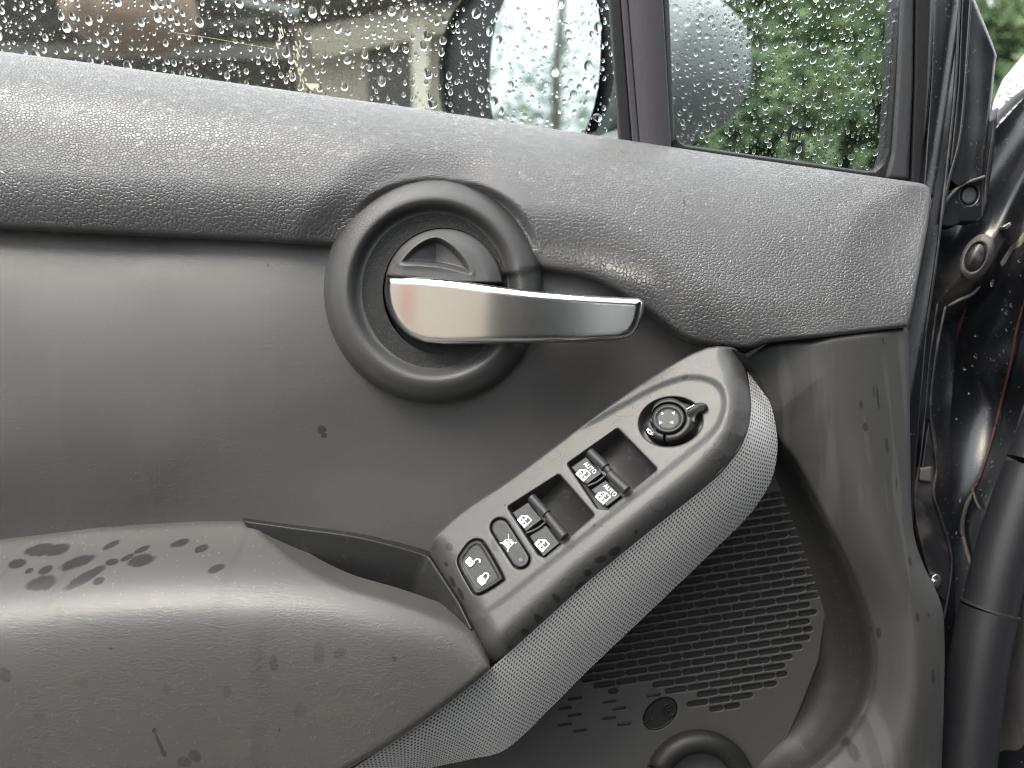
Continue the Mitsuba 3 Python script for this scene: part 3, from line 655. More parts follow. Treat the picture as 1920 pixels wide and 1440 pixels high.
# cup holder: a raised rolled rim round a dark hole
t = np.linspace(0, 2 * np.pi, 60)
c0 = arr([1312, 1478])
rim_pts = P(c0[0] + 84 * np.cos(t), c0[1] + 88 * np.sin(t), -0.022 + 0.0 * t)
add('car_door_assembly__cup_holder', tube(rim_pts, 0.0062, 16, caps=False), 'cavity_plastic')
add('car_door_assembly__cup_holder__hollow', patch(Polygon(ell(1312, 1478, 82, 86)), lambda x, y: -0.020 - 0.02 * (1 - (np.hypot(x - 1312, y - 1478) / 86) ** 2), step=8, skirt=0), 'rubber')

# door handle ----------------------------------------------------------------
HK = 'car_door_assembly__door_handle'
bez_hole = Polygon(ell(831, 546, 114, 119))
def bez_h(x, y):
    dx, dy = x - 813, (y - 543) * 205 / 213
    r = np.hypot(dx, dy) / 205
    an = np.degrees(np.arctan2(-dy, dx))
    prof = np.interp(r, [0, .60, .69, .705, .735, .765, .785, .81, .86, .92, .96, .985, 1.0], [7.0, 7.0, 7.1, 8.0, 12.0, 14.6, 15.4, 15.6, 14.6, 12.2, 9.8, 7.0, 1.5])
    low = ss(13, 9, an) * ss(-34, -30, an)
    prof = prof - low * 4.0 * ss(.62, .70, r)
    return 1e-3 * (prof - 1.0)
bez_h0 = bez_h
def bez_smooth(x, y):
    return sum(bez_h0(x + a, y + b) for a in (-3, 0, 3) for b in (-3, 0, 3)) / 9
bz = Polygon(ell(813, 543, 206, 214, n=160)).difference(bez_hole)
zone_plate = Polygon(ell(815, 545, 137, 146, n=120))
add(HK + '__bezel', patch(bz.difference(zone_plate.buffer(-1)), bez_smooth, step=4, r=0, skirt=0.012), 'bezel_plastic')
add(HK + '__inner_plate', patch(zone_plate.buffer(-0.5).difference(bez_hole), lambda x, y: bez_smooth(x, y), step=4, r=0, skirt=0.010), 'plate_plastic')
add(HK + '__cup', patch(bez_hole.buffer(6), lambda x, y: -0.006 + x * 0, step=8, skirt=0), 'rubber')
capo = Polygon(np.vstack([[(722, 517)], ell(832, 541, 111, 112, n=180)[np.arange(94, 178) % 180], [(946, 531), (840, 527)]])).buffer(0)
fan = poly(curve([(746, 497), (757, 482), (775, 464), (797, 450), (820, 445), (842, 456), (862, 474), (878, 495), (887, 517)], 5).tolist() + [(850, 506), (820, 500), (785, 497)], 3)
def cap2_h(x, y):
    r2 = ((x - 832) / 111) ** 2 + ((y - 541) / 112) ** 2
    d = 13.0 + 4.0 * np.sqrt(np.clip(1 - r2, 0, 1)) - 2.6 * ss(0.55, 1.0, r2)
    di = shapely.distance(shapely.points(np.stack([x, y], -1)), fan.boundary)
    ins = shapely.contains_xy(fan, x, y)
    pit = 14.4 - 7.5 * np.clip(1 - np.abs(x - 819) / 78, 0, 1)
    q = ss(0, 9, di) * ins
    rim = 0.6 * np.exp(-(di / 6) ** 2)
    return 1e-3 * ((d * (1 - q) + np.minimum(pit, d) * q) + rim)
add(HK + '__lock_cap', patch(capo, cap2_h, step=2.6, r=4, rh=0.002, skirt=0.008), 'bezel_plastic')
lev = np.vstack([curve([(724, 517), (780, 519), (850, 525), (930, 536), (1000, 545), (1100, 553), (1200, 559)], 5), curve([(1208, 566), (1205, 590), (1197, 614), (1184, 630), (1165, 637)], 5), curve([(1090, 641), (1000, 643), (900, 645), (830, 646)], 4), curve([(795, 643), (765, 630), (740, 606), (724, 575), (719, 545)], 5)])
LEV_S = PchipInterpolator([700, 780, 825, 865, 905, 950, 1000, 1230], [0.20, 0.135, 0.10, 0.065, 0.032, 0.014, 0.006, 0.003]).antiderivative()
def lev_h(x, y): return 1e-3 * (26.5 + LEV_S(x) - LEV_S(885) - 0.050 * (y - 580))
add(HK + '__lever', patch(poly(lev), lev_h, step=3.5, r=13, rh=0.0042, skirt=0.008), 'satin_metal')

UPB = 0.139 * RT + 0.990 * UP
WFR = Frame(P(820, 212, -0.030), RT, -FW - 0.35 * UPB)      # the window leans in over the sill
# window frame parts ----------------------------------------------------------
add('car_door_assembly__window_channel', patch(poly([(1138, -60), (1160, -60), (1186, 275), (1163, 275)]), 0.004, WFR, step=8, r=4, rh=0.002, skirt=0.012), 'rubber')
add('car_door_assembly__divider_post', patch(poly([(1160, -60), (1172, -60), (1200, 280), (1187, 280)]), 0.007, WFR, step=8, r=3, rh=0.001, skirt=0.012), 'divider_plastic')
add('car_door_assembly__divider_post', patch(poly([(1173, -60), (1240, -60), (1259, 285), (1201, 282)]), lambda x, y: 0.008 + 0.0022 * np.sin(np.clip((x - 1173 - (y + 60) * 0.06) / 67, 0, 1) * np.pi), WFR, step=8, r=3, rh=0.0015, skirt=0.012), 'divider_plastic')
quarter = poly(np.vstack([[(1251, -60), (1253, 0), (1264, 219)], curve([(1267, 250), (1272, 263), (1284, 272)], 5), [(1400, 289), (1500, 303), (1620, 321)], curve([(1640, 321), (1655, 306), (1664, 280)], 5), [(1674, 146), (1685, 0), (1688, -60)]]))
seal_o = poly([(1241, -60), (1700, -60), (1690, 60), (1682, 200), (1672, 320), (1660, 345), (1500, 325), (1270, 292), (1256, 280)])
add('car_door_assembly__quarter_seal', patch(seal_o.difference(quarter), 0.001, WFR, step=7, r=4, rh=0.002, skirt=0.005), 'rubber')
add('car_door_assembly__seal_lip', patch(poly([(1240, -60), (1252, -60), (1265, 262), (1255, 275)]), 0.005, WFR, step=7, r=4, rh=0.002, skirt=0.006), 'grey_rubber')
add('car_door_assembly__frame_trim', patch(poly([(1692, -60), (1714, -60), (1712, 150), (1704, 338), (1660, 336), (1672, 290), (1680, 180)], 3), 0.006, WFR, step=7, r=8, rh=0.004, skirt=0.02), 'grey_rubber')
add('car_door_assembly__frame_rubber', patch(poly([(1715, -60), (1750, -60), (1742, 150), (1728, 352), (1706, 345), (1713, 150)]), 0.005, WFR, step=7, r=6, rh=0.003, skirt=0.02), 'rubber')
add('car_door_assembly__door_frame', patch(poly([(1751, -60), (1802, -60), (1793, 150), (1776, 330), (1760, 470), (1738, 640), (1716, 900), (1712, 1010), (1690, 1010), (1690, 600), (1735, 420), (1746, 370), (1730, 350), (1743, 150)]),
    lambda x, y: -0.018 - 0.012 * ss(0, 50, x - (1790 - 0.13 * (y + 60) - 0.00004 * y * y)), step=7, r=5, rh=0.003, skirt=0.03), 'black_paint')
add('car_door_assembly__frame_bead', tube(P(*curve([(1800, -60), (1791, 150), (1774, 325), (1757, 470), (1734, 630)], 8).T, -0.022), 0.0008, 10), 'dusty_metal')
add('car_door_assembly__frame_bead', tube(P(*curve([(1822, -60), (1812, 100), (1800, 250), (1778, 340), (1762, 420)], 8).T, -0.028), 0.0010, 10), 'black_paint')
add('car_door_assembly__mirror_mount', patch(poly(np.vstack([[(1803, -60), (1812, -60)], curve([(1828, 0), (1866, 95), (1866, 120), (1856, 220), (1843, 332)], 6), [(1795, 352), (1776, 335), (1794, 150)]])), lambda x, y: -0.030 - 0.006 * ss(1800, 1860, x), step=7, r=6, rh=0.003, skirt=0.02), 'black_paint')
add('car_door_assembly__hinge_cover', patch(poly(np.vstack([curve([(1752, 405), (1766, 385), (1800, 350), (1846, 330)], 5), [(1843, 405), (1832, 416), (1800, 416), (1790, 425), (1752, 425)]])).difference(Polygon(ell(1817, 366, 16, 19, 20))), -0.034, step=5, r=4, rh=0.002, skirt=0.01), 'black_paint')
add('car_door_assembly__hinge_cover__plug', patch(Polygon(ell(1817, 366, 15, 18, 20)), -0.036, step=4, r=7, rh=0.002, skirt=0.004), 'grey_rubber')
add('car_door_assembly__hinge_cover__rim', tube(P(*curve([(1758, 400), (1772, 378), (1802, 348), (1846, 331)], 8).T, -0.032), 0.0009, 8), 'dusty_edge')

# door edge and lower metal
add('car_door_assembly__door_edge', patch(poly([(1690, 380), (1790, 330), (1800, 560), (1780, 800), (1790, 1060), (1800, 1640), (1690, 1640)]), lambda x, y: -0.040 - 0.03 * ss(1700, 1790, x), step=10, skirt=0), 'black_paint')
add('car_door_assembly__leak_stop_plate', patch(poly([(-440, 200), (1200, 290), (1700, 360), (1700, 1700), (-440, 1700)]), -0.075, step=120, skirt=0), 'rubber')  # black plate added behind the lining to stop light leaking through the gaps
add('car_door_assembly__check_strap', patch(poly(curve([(1740, 790), (1752, 800), (1757, 860), (1752, 905), (1760, 960), (1785, 1040), (1783, 1090), (1775, 1130), (1745, 1090), (1720, 1000), (1712, 930), (1725, 880)], 6, True)), lambda x, y: -0.034 + x * 0, step=5, r=5, rh=0.002, skirt=0.006), 'dusty_metal')
add('car_door_assembly__check_strap__clip', patch(poly([(1724, 878), (1748, 874), (1746, 905), (1722, 902)], 3), -0.031, step=4, r=4, rh=0.002, skirt=0.004), 'dusty_edge')
add('car_door_assembly__check_strap__bolt', cat([patch(Polygon(ell(1754, 1090, 11, 15, 15)), -0.029, step=3, r=4, rh=0.002, skirt=0.006), patch(Polygon(ell(1753, 1094, 6, 8, 15)), -0.027, step=2, r=3, rh=0.002, skirt=0.003)]), 'bolt_metal')
for pts, rad, m in [([(1772, 575), (1755, 660), (1744, 760), (1752, 840), (1756, 880), (1750, 925), (1764, 970), (1784, 1045), (1777, 1120), (1764, 1180)], 0.0008, 'dusty_metal'), ([(1757, 570), (1742, 680), (1734, 780), (1724, 870), (1712, 930)], 0.0006, 'dusty_metal')]:
    add('car_door_assembly__weld_bead', tube(P(*curve(pts, 8).T, -0.032), rad, 8), m)

# glass ------------------------------------------------------------------------
GL = Frame(P(820, 212, -0.034), RT, -FW - 0.35 * UPB)
main_glass = poly([(-440, -160), (1146, -160), (1178, 300), (-120, 150), (-440, 110)])
add('car_door_assembly__window_glass', patch(main_glass, 0.0, GL, step=14, skirt=0), 'window_pane', smooth=False)
add('car_door_assembly__quarter_glass', patch(quarter.buffer(6), 0.0, GL, step=8, skirt=0), 'window_pane', smooth=False)

def drop_mesh(rng, s, t, r, h0):
    """One bead of water clinging to the outer face of the glass (a closed flat-backed dome)."""
    n, rings = (14, 5) if r > 0.0009 else (9, 3)
    a = np.linspace(0, 2 * np.pi, n, endpoint=False)
    k1, k2 = rng.uniform(0.0, 0.22), rng.uniform(0.0, 0.16)
    f1, f2 = rng.uniform(0, 6.28, 2)
    rad = r * (1 + k1 * np.cos(a - f1) + k2 * np.cos(2 * a - f2)) * (1 + 0.10 * np.sin(-a))
    sx, sy = rng.uniform(0.85, 1.0), rng.uniform(1.0, 1.22)
    H = r * rng.uniform(0.45, 0.65)
    v, f = [], []
    for i in range(rings):
        q = math.cos(0.5 * math.pi * i / rings)
        z = math.sin(0.5 * math.pi * i / rings)
        v += [(s + sx * rad[j] * math.cos(a[j]) * q, t + sy * rad[j] * math.sin(a[j]) * q - 0.10 * r * z, h0 - H * z) for j in range(n)]
    v += [(s, t - 0.1 * r, h0 - H), (s, t, h0)]
    for i in range(rings - 1):
        for j in range(n):
            b, c = i * n + j, i * n + (j + 1) % n
            f += [(b, c, c + n), (b, c + n, b + n)]
    for j in range(n):
        f.append(((rings - 1) * n + j, (rings - 1) * n + (j + 1) % n, rings * n))
        f.append(((j + 1) % n, j, rings * n + 1))
    v = arr(v)
    m = trimesh.Trimesh(GL.w(v[:, 0], v[:, 1], v[:, 2]), f, process=False)
    if m.volume < 0: m.invert()
    return m
def rain(key, region, n_try, dens, seed, keep):
    rng = np.random.default_rng(seed)
    x0, y0, x1, y1 = region.bounds
    got, cells = [], {}
    radii = np.sort(np.exp(rng.normal(math.log(dens[0]), dens[1], n_try)).clip(0.9, dens[2]))[::-1]
    for r in radii:
        px, py = rng.uniform(x0, x1), rng.uniform(y0, y1)
        if not region.contains(Point(px, py)): continue
        c = (int(px // 24), int(py // 24))
        if any(math.hypot(px - a, py - b) < (r + d) * 1.08 for i in (-1, 0, 1) for j in (-1, 0, 1) for a, b, d in cells.get((c[0] + i, c[1] + j), ())): continue
        cells.setdefault(c, []).append((px, py, r)); got.append((px, py, r))
    rest = []
    for i, (px, py, r) in enumerate(got):
        s, t = GL.st(px, py)
        m = drop_mesh(rng, s, t, r * 0.000301, -0.00025)
        if i < keep: add(key + '__raindrop', m, 'water', smooth=50)
        else: rest.append(m)
    k = add(key + '__fine_raindrops', cat(rest), 'water', smooth=50)
    labels[k] = {'kind': 'stuff'}
    return len(got)
vis_left = poly([(-20, -20), (1150, -20), (1178, 268), (1000, 240), (600, 182), (200, 125), (-20, 98)])
n1 = rain('car_door_assembly__window_glass', vis_left, 3300, (2.3, 0.55, 8.8), 11, 150)
n2 = rain('car_door_assembly__quarter_glass', quarter.intersection(poly([(1200, -20), (1720, -20), (1720, 400), (1200, 400)])), 4800, (1.6, 0.55, 6.5), 12, 140)

# dried smears on the main pane, inside
rng = np.random.default_rng(3)
sm_ = []
for i in range(46):
    c = [(528, 40), (524, 62), (562, 58), (558, 85), (563, 120), (560, 105), (548, 128), (520, 100), (566, 140)][i % 9]
    x, y = c[0] + rng.normal(0, 4.5), c[1] + rng.normal(0, 11)
    L, w = rng.uniform(3, 12), rng.uniform(0.6, 2.2)
    sm_.append(LineString([(x, y), (x + L * 0.25 + rng.normal(0, 1), y + L)]).buffer(w * 0.7, quad_segs=2))
sm_ += [Polygon([(572, 156), (598, 157), (596, 170), (590, 164), (587, 170), (580, 166)]), LineString([(320, 60), (400, 72), (515, 92)]).buffer(0.35)]
mat('dried_dirt', princ((0.62, 0.60, 0.44), 0.7))
add('car_door_assembly__window_glass__dirt_smear', patch(shapely.union_all(sm_), 0.0006, GL, step=4, skirt=0), 'dried_dirt')

# prints on the quarter glass (seen mirrored from the inside)
QG = 'car_door_assembly__quarter_glass'
cx0, cy0 = 1489, 253
bpoly = poly(curve([(1481, 240), (1490, 238), (1499, 240), (1503, 243), (1501, 255), (1495, 267), (1487, 269), (1479, 267), (1477, 260), (1478, 248)], 5, True))
letters = shapely.union_all([LineString([(1483, 262), (1486, 245)]).buffer(.9), LineString([(1481, 246), (1488, 245)]).buffer(.8),
                             LineString([(1486.5, 262), (1490, 246), (1491, 262)]).buffer(.8), LineString([(1493, 262), (1494.5, 245)]).buffer(.9), LineString([(1498.6, 245), (1496.5, 262)]).buffer(.9), LineString([(1494.8, 246), (1498.6, 245)]).buffer(.8), LineString([(1495, 253), (1497.6, 253)]).buffer(.8)])
add(QG + '__badge', patch(bpoly.difference(letters), 0.0005, GL, step=4, skirt=0), 'print_black')
add(QG + '__badge_outline', patch(bpoly.buffer(3.2).difference(bpoly.buffer(2.5)), 0.0005, GL, step=4, skirt=0), 'grey_rubber')
ccc = shapely.union_all([ring_poly(1393, 219, 8.5, 0.9)] + [LineString(ell(1393 + o, 219, 3.0, 5.0, 0, 40)[np.r_[32:40, 0:9]]).buffer(.6) for o in (-5, -1.5, 2)])
add(QG + '__approval_mark', patch(ccc, 0.0005, GL, step=3, skirt=0), 'print_black')
text_on(GL, '43R - 00', 1425, 241, 0.0017, 0.0005, QG + '__lettering', 'print_black', True, False)
text_on(GL, 'E3', 1462, 249, 0.0026, 0.0005, QG + '__lettering', 'print_black', True, False)
text_on(GL, 'T', 1375, 229, 0.0034, 0.0005, QG + '__lettering', 'print_black', True, False)

# side mirror -----------------------------------------------------------------
def ray_at_depth(px, py, d): return CAM + (FW + (px - 960) / FX * RT + (720 - py) / FX * UP) * d
mc = ray_at_depth(962, 135, 0.63)
mm = arr([0.84, 0.54, 0.04]); mm /= np.linalg.norm(mm)
mt = np.cross(mm, [0, 0, 1]); mt /= np.linalg.norm(mt); mu = np.cross(mt, mm)
def superring(a, e=2.4):
    c, s = np.cos(a), np.sin(a)
    r = (np.abs(c) ** e + np.abs(s) ** e) ** (-1 / e)
    return r * c, r * s
na, nb = 72, 24
aa = np.linspace(0, 2 * np.pi, na, endpoint=False)
sx_, sz_ = superring(aa)
prof = [(0.0, .955, .955)] + [(0.004, 1.0, 1.0)] + [(0.195 * math.sin(0.5 * math.pi * i / nb) + .006, math.cos(0.5 * math.pi * i / nb) ** 0.6, math.cos(0.5 * math.pi * i / nb) ** 0.6) for i in range(nb)] + [(0.201, 0.004, 0.004)]
vv = np.vstack([mc + mm * d + np.outer(sx_ * 0.130 * a, mt) + np.outer(sz_ * 0.078 * b, mu) for d, a, b in prof])
ii, jj = np.meshgrid(np.arange(len(prof) - 1), np.arange(na), indexing='ij')
q = np.stack([ii * na + jj, ii * na + (jj + 1) % na, (ii + 1) * na + (jj + 1) % na, (ii + 1) * na + jj], -1).reshape(-1, 4)
shell = trimesh.Trimesh(vv, np.vstack([q[:, [0, 1, 2]], q[:, [0, 2, 3]]]), process=False)
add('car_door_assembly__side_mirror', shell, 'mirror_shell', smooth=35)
back = trimesh.Trimesh(np.vstack([mc + mm * 0.006, mc + mm * 0.006 + np.outer(sx_ * .127, mt) + np.outer(sz_ * .076, mu)]), np.stack([np.zeros(na, int), 1 + np.arange(na), 1 + (np.arange(na) + 1) % na], 1), process=False)
add('car_door_assembly__side_mirror__surround', back, 'housing_black', smooth=False)
gc = mc + mm * 0.002 + mt * 0.034
tilt = mm * 1.0 + mu * -0.10
gz = np.outer(sx_ * .072, mt) + np.outer(sz_ * .069, mu)
gv_ = np.vstack([gc, gc + gz + np.outer(gz @ mu, mm) * 0.06])
add('car_door_assembly__side_mirror__mirror_glass', trimesh.Trimesh(gv_, np.stack([np.zeros(na, int), 1 + np.arange(na), 1 + (np.arange(na) + 1) % na], 1), process=False), 'mirror_silver', smooth=False)
foot = ray_at_depth(1240, 300, 0.52)
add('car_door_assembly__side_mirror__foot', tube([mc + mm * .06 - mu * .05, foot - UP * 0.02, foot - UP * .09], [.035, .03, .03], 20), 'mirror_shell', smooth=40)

# ---------------------------------------------------------------- the car's body at the hinge
CB = 'parked_car'
tag(CB, 'black car body at the door hinge, dusty hinge pillar beside a grey rubber gasket', 'car body')
pil_h = rbf([(1700, 340, -78), (1700, 900, -95), (1700, 1460, -95), (1790, 360, -75), (1850, 330, -60), (1940, 200, -40), (1940, 420, -30), (1820, 480, -48), (1760, 570, -66), (1880, 560, -62), (1940, 600, -55), (1800, 700, -98), (1870, 760, -95), (1940, 700, -60), (1800, 1000, -98), (1850, 1000, -80), (1940, 1000, -50), (1800, 1300, -90), (1940, 1300, -40)], 0.01)
pil_0 = pil_h
SPINE = LineString(curve([(1960, 240), (1915, 310), (1880, 375), (1855, 440), (1825, 500), (1785, 550), (1750, 600), (1725, 680)], 6))
pil_h = lambda x, y: pil_0(np.minimum(x, 1950), np.minimum(y, 1480)) + 0.012 * (1 - ss(8, 58, shapely.distance(shapely.points(np.stack([np.asarray(x, float), np.asarray(y, float)], -1)), SPINE)))
add(CB + '__hinge_pillar', patch(poly([(1690, 420), (1770, 400), (1842, 335), (1850, 260), (1960, 140), (2200, 140), (2200, 1640), (1690, 1640)]), pil_h, step=6, skirt=0), 'black_paint')
go, gi = Polygon(ell(1832, 483, 29, 47, 26)), Polygon(ell(1829, 482, 18, 29, 26))
add(CB + '__grommet', patch(go.difference(gi), lambda x, y: pil_h(x, y) + 0.0022, step=4, r=6, rh=0.0025, skirt=0.004), 'dusty_edge')
add(CB + '__grommet__plug', patch(gi.buffer(-1.5), lambda x, y: pil_h(x, y) + 0.0010, step=4, r=3, rh=0.001, skirt=0.005), 'dusty_metal')
add(CB + '__grommet__dimple', patch(Polygon(ell(1826, 492, 3.5, 9, 20)), lambda x, y: pil_h(x, y) + 0.0016, step=2, skirt=0), 'rubber')
for pts, rad, m, dz in [([(1776, 575), (1800, 562), (1822, 552), (1838, 537)], 0.0010, 'dusty_edge', .010), ([(1925, 545), (1905, 625), (1893, 690), (1878, 750), (1860, 820), (1838, 890), (1822, 925)], 0.0008, 'rust_line', .006),
                        ([(1823, 923), (1810, 955), (1804, 990), (1810, 1025), (1823, 1070)], 0.0013, 'dusty_edge', .006), ([(1822, 915), (1830, 940), (1838, 955)], 0.0008, 'dusty_edge', .006), ([(1810, 578), (1790, 640), (1776, 700), (1766, 760)], 0.0012, 'rust_line', .006),
                        ]:
    c = curve(pts, 8)
    add(CB + '__weld_seam', tube(P(c[:, 0], c[:, 1], pil_h(c[:, 0], c[:, 1]) + dz * .5 - rad * 0.6), rad * np.interp(np.linspace(0, 1, len(c)), [0, .1, .5, .9, 1], [.3, .9, 1, .8, .3]), 8), m)
rng = np.random.default_rng(14)
bd = []
for x, y in np.vstack([np.stack([rng.uniform(1775, 1890, 34), rng.uniform(600, 1000, 34)], -1), np.stack([rng.uniform(1850, 1915, 10), rng.uniform(450, 620, 10)], -1)]):
    m = trimesh.creation.icosphere(2, 1.0); r = rng.uniform(0.0004, 0.0011)
    m.apply_scale([r, r * .5, r * rng.uniform(1, 1.5)]); m.apply_translation(P(x, y, pil_h(np.array([x]), np.array([y]))[0] + 0.0003)); bd.append(m)
k = add(CB + '__fine_raindrops', cat(bd), 'water'); labels[k] = {'kind': 'stuff'}
add(CB + '__paint_chip', patch(poly([(1875, 493), (1895, 462), (1910, 448), (1922, 430), (1930, 440), (1912, 462), (1900, 468), (1884, 495), (1878, 500)]), lambda x, y: pil_h(x, y) + 0.004, step=4, skirt=0), 'bolt_metal')
add(CB + '__clip', patch(poly([(1880, 425), (1894, 416), (1897, 422), (1886, 431)], 1), lambda x, y: pil_h(x, y) + 0.006, step=2, r=2, rh=0.001, skirt=0.004), 'bolt_metal')
add(CB + '__pillar_strip', patch(poly([(1838, 420), (1845, 330), (1860, 225), (1872, 200), (1862, 300), (1850, 380)]), lambda x, y: -0.045 + x * 0, step=6, r=5, rh=0.003, skirt=0.01), 'dusty_metal')
# gasket: two butted lengths of hose
gk = curve([(1985, 760), (1945, 850), (1908, 950), (1874, 1060), (1855, 1140)], 10)
add(CB + '__rubber_gasket', tube(P(gk[:, 0], gk[:, 1], -0.035), 0.0140, 28), 'gasket_rubber', smooth=40)
gk2 = curve([(1854, 1143), (1838, 1220), (1824, 1320), (1814, 1420), (1810, 1500)], 10)
add(CB + '__rubber_gasket', tube(P(gk2[:, 0], gk2[:, 1], -0.034), 0.0148, 28), 'gasket_rubber', smooth=40)
rc = P(1855, 1141, -0.0345)
add(CB + '__gasket_joint', tube([rc + (UP * .8 + RT * .25) * 0.0008, rc - (UP * .8 + RT * .25) * 0.0008], [0.0155, 0.0155], 28), 'rubber', smooth=40)
add(CB + '__sill_trim', patch(poly([(1895, 980), (1960, 760), (1960, 1500), (1815, 1500), (1830, 1380), (1850, 1240), (1862, 1160)]), lambda x, y: -0.040 - 0.02 * ss(1940, 1850, x), step=9, r=8, rh=0.004, skirt=0.02), 'lower_plastic')
# windscreen and its frame beyond the pillar
WF = Frame(P(1860, 250, -0.10), RT * 0.80 + UP * 0.6, UP * 0.80 - FW * 0.50 - RT * 0.35)
mat('windscreen_glass', princ((0.35, 0.36, 0.36), 0.12, specular=0.9, clearcoat=1.0, clearcoat_gloss=0.95))
ws = poly([(1853, 268), (1862, 195), (1880, 150), (1925, 98), (1980, 50), (1980, 150), (1925, 190), (1880, 235)])
add(CB + '__windscreen', patch(ws, 0.0, WF, step=12, skirt=0.004), 'windscreen_glass')
rng = np.random.default_rng(8)
wd = []
for i in range(260):
    x, y = rng.uniform(1853, 1935), rng.uniform(95, 268)
    if not ws.buffer(-3).contains(Point(x, y)): continue
    m = trimesh.creation.icosphere(1, 1.0); r = rng.uniform(0.0004, 0.0012)
    o = WF.st(x, y); v = m.vertices * [r, r * rng.uniform(1, 1.6), r * .6]
    wd.append(trimesh.Trimesh(WF.w(o[0] + v[:, 0], o[1] + v[:, 1], v[:, 2]), m.faces, process=False))
k = add(CB + '__windscreen__fine_raindrops', cat(wd), 'rubber'); labels[k] = {'kind': 'stuff'}
add(CB + '__windscreen_seal', tube(WF.p(arr([1850, 1868, 1900, 1960]), arr([250, 222, 190, 145]), 0.001), 0.003, 12), 'rubber', smooth=40)

# ---------------------------------------------------------------- the cabin that the door opens from (right of and behind the camera; the handle mirrors it)
HX = arr([0.44, 0.42, 0.0]); CC = arr([-0.42, -0.9075, 0.0]); CQ = arr([0.9075, -0.42, 0.0])
def cabin_box(c0, c1, q0, q1, z0, z1):
    m = box(c0, c1, q0, q1, z0, z1)
    v = m.vertices
    m = trimesh.Trimesh(HX + v[:, :1] * CC + v[:, 1:2] * CQ + v[:, 2:] * [0, 0, 1], m.faces, process=False)
    if m.volume < 0: m.invert()
    return m
add(CB + '__roof', cabin_box(-0.2, 2.6, 0.12, 1.45, 1.52, 1.58), 'black_paint', smooth=False)
add(CB + '__floor', cabin_box(-0.2, 2.6, 0.0, 1.6, 0.22, 0.36), 'black_paint', smooth=False)
add(CB + '__far_side', cabin_box(-0.2, 2.6, 1.45, 1.5, 0.36, 1.52), 'seat_cloth', smooth=False)
add(CB + '__dashboard', cabin_box(0.02, 0.32, 0.16, 1.45, 0.55, 1.0), 'seat_cloth', smooth=False)
add(CB + '__centre_pillar', cabin_box(1.12, 1.30, 0.0, 0.16, 0.36, 1.52), 'black_paint', smooth=False)
add(CB + '__rear_door', cabin_box(1.32, 2.30, -0.02, 0.10, 0.36, 1.02), 'black_paint', smooth=False)
add(CB + '__rear_window', cabin_box(1.32, 2.20, 0.04, 0.08, 1.02, 1.50), 'black_paint', smooth=False)
ST = 'front_seat_unit'
tag(ST, 'black cloth front seat behind the camera, mirrored in the handle', 'car seat')
seat = [cabin_box(0.50, 1.05, 0.22, 0.72, 0.50, 0.66), cabin_box(0.98, 1.16, 0.24, 0.70, 0.60, 1.22), cabin_box(1.06, 1.16, 0.36, 0.58, 1.24, 1.44)]
for nm, m in zip(('cushion', 'backrest', 'headrest'), seat):
    for _ in range(3): m = m.subdivide()
    m = trimesh.smoothing.filter_laplacian(m, iterations=6); add(ST + '__' + nm, m, 'seat_cloth')

# ---------------------------------------------------------------- house, carport
def at_y(px, py, Y):
    d = FW + (px - 960) / FX * RT + (720 - py) / FX * UP
    return CAM + d * (Y - CAM[1]) / d[1]
Y0 = 8.0
mat('tan_wall', princ((0.56, 0.50, 0.42), 0.8)); mat('cream_paint', princ((0.80, 0.74, 0.60), 0.6)); mat('dark_pane', princ((0.02, 0.022, 0.025), 0.2)); mat('dark_wood', princ((0.035, 0.042, 0.046), 0.6)); mat('roof_tile', princ((0.24, 0.15, 0.12), 0.8)); mat('terracotta', princ((0.20, 0.135, 0.10), 0.7))
HS = 'house'; tag(HS, 'tan house with a cream porch post and dark window, blurred beyond the wet glass', 'house')
xw = lambda px: at_y(px, 200, Y0)[0]
zw = lambda py: at_y(800, py, Y0)[2]
add(HS + '__wall', box(xw(560), xw(1150), Y0, Y0 + 4, 0, zw(48)), 'tan_wall', smooth=False)
add(HS + '__window', box(xw(694), xw(778), Y0 - .06, Y0 + .05, zw(260), zw(84)), 'dark_pane', smooth=False)
add(HS + '__porch_post', box(xw(786), xw(812), Y0 - .5, Y0 - .3, 0, zw(62)), 'cream_paint', smooth=False)
e0, e1 = at_y(585, 82, Y0 - .4), at_y(880, 20, Y0 - .4)
bm = tube([e0, e1], .13, 4)
add(HS + '__eave_beam', bm, 'cream_paint', smooth=False)
rf = box(xw(470), xw(900), Y0 - .9, Y0 + 4.2, zw(20), zw(-30)); add(HS + '__roof', rf, 'dark_wood', smooth=False)
add(HS + '__roof__fascia', box(xw(600), xw(900), Y0 - 1.0, Y0 - .9, zw(4), zw(-40)), 'terracotta', smooth=False)
CPT = 'carport'; tag(CPT, 'dark timber carport left of the tan house, with sloping beams', 'carport')
Yc = 6.5
xc = lambda px: at_y(px, 100, Yc)[0]
zc = lambda py: at_y(200, py, Yc)[2]
add(CPT + '__back_wall', box(xc(-400), xc(470), Yc + 2.5, Yc + 2.6, 0, zc(-60)), 'dark_wood', smooth=False)
add(CPT + '__roof', box(xc(-400), xc(420), Yc - .5, Yc + 2.5, zc(-45), zc(-65)), 'dark_wood', smooth=False)
for (a, b, c, d, w) in [(-60, 75, 190, 10, .10), (150, 0, 420, 55, .09), (200, 60, 480, 45, .08), (300, -20, 560, 30, .10)]:
    p0, p1 = at_y(a, b, Yc), at_y(c, d, Yc)
    add(CPT + '__beam', tube([p0, p1], w * .6, 4), 'dark_wood', smooth=False)
mat('pale_board', princ((0.30, 0.30, 0.28), 0.7))
add(CPT + '__board', box(xc(-200), xc(480), Yc + 1.0, Yc + 1.05, zc(75), zc(45)), 'pale_board', smooth=False)
p0 = at_y(245, 20, 5.5)
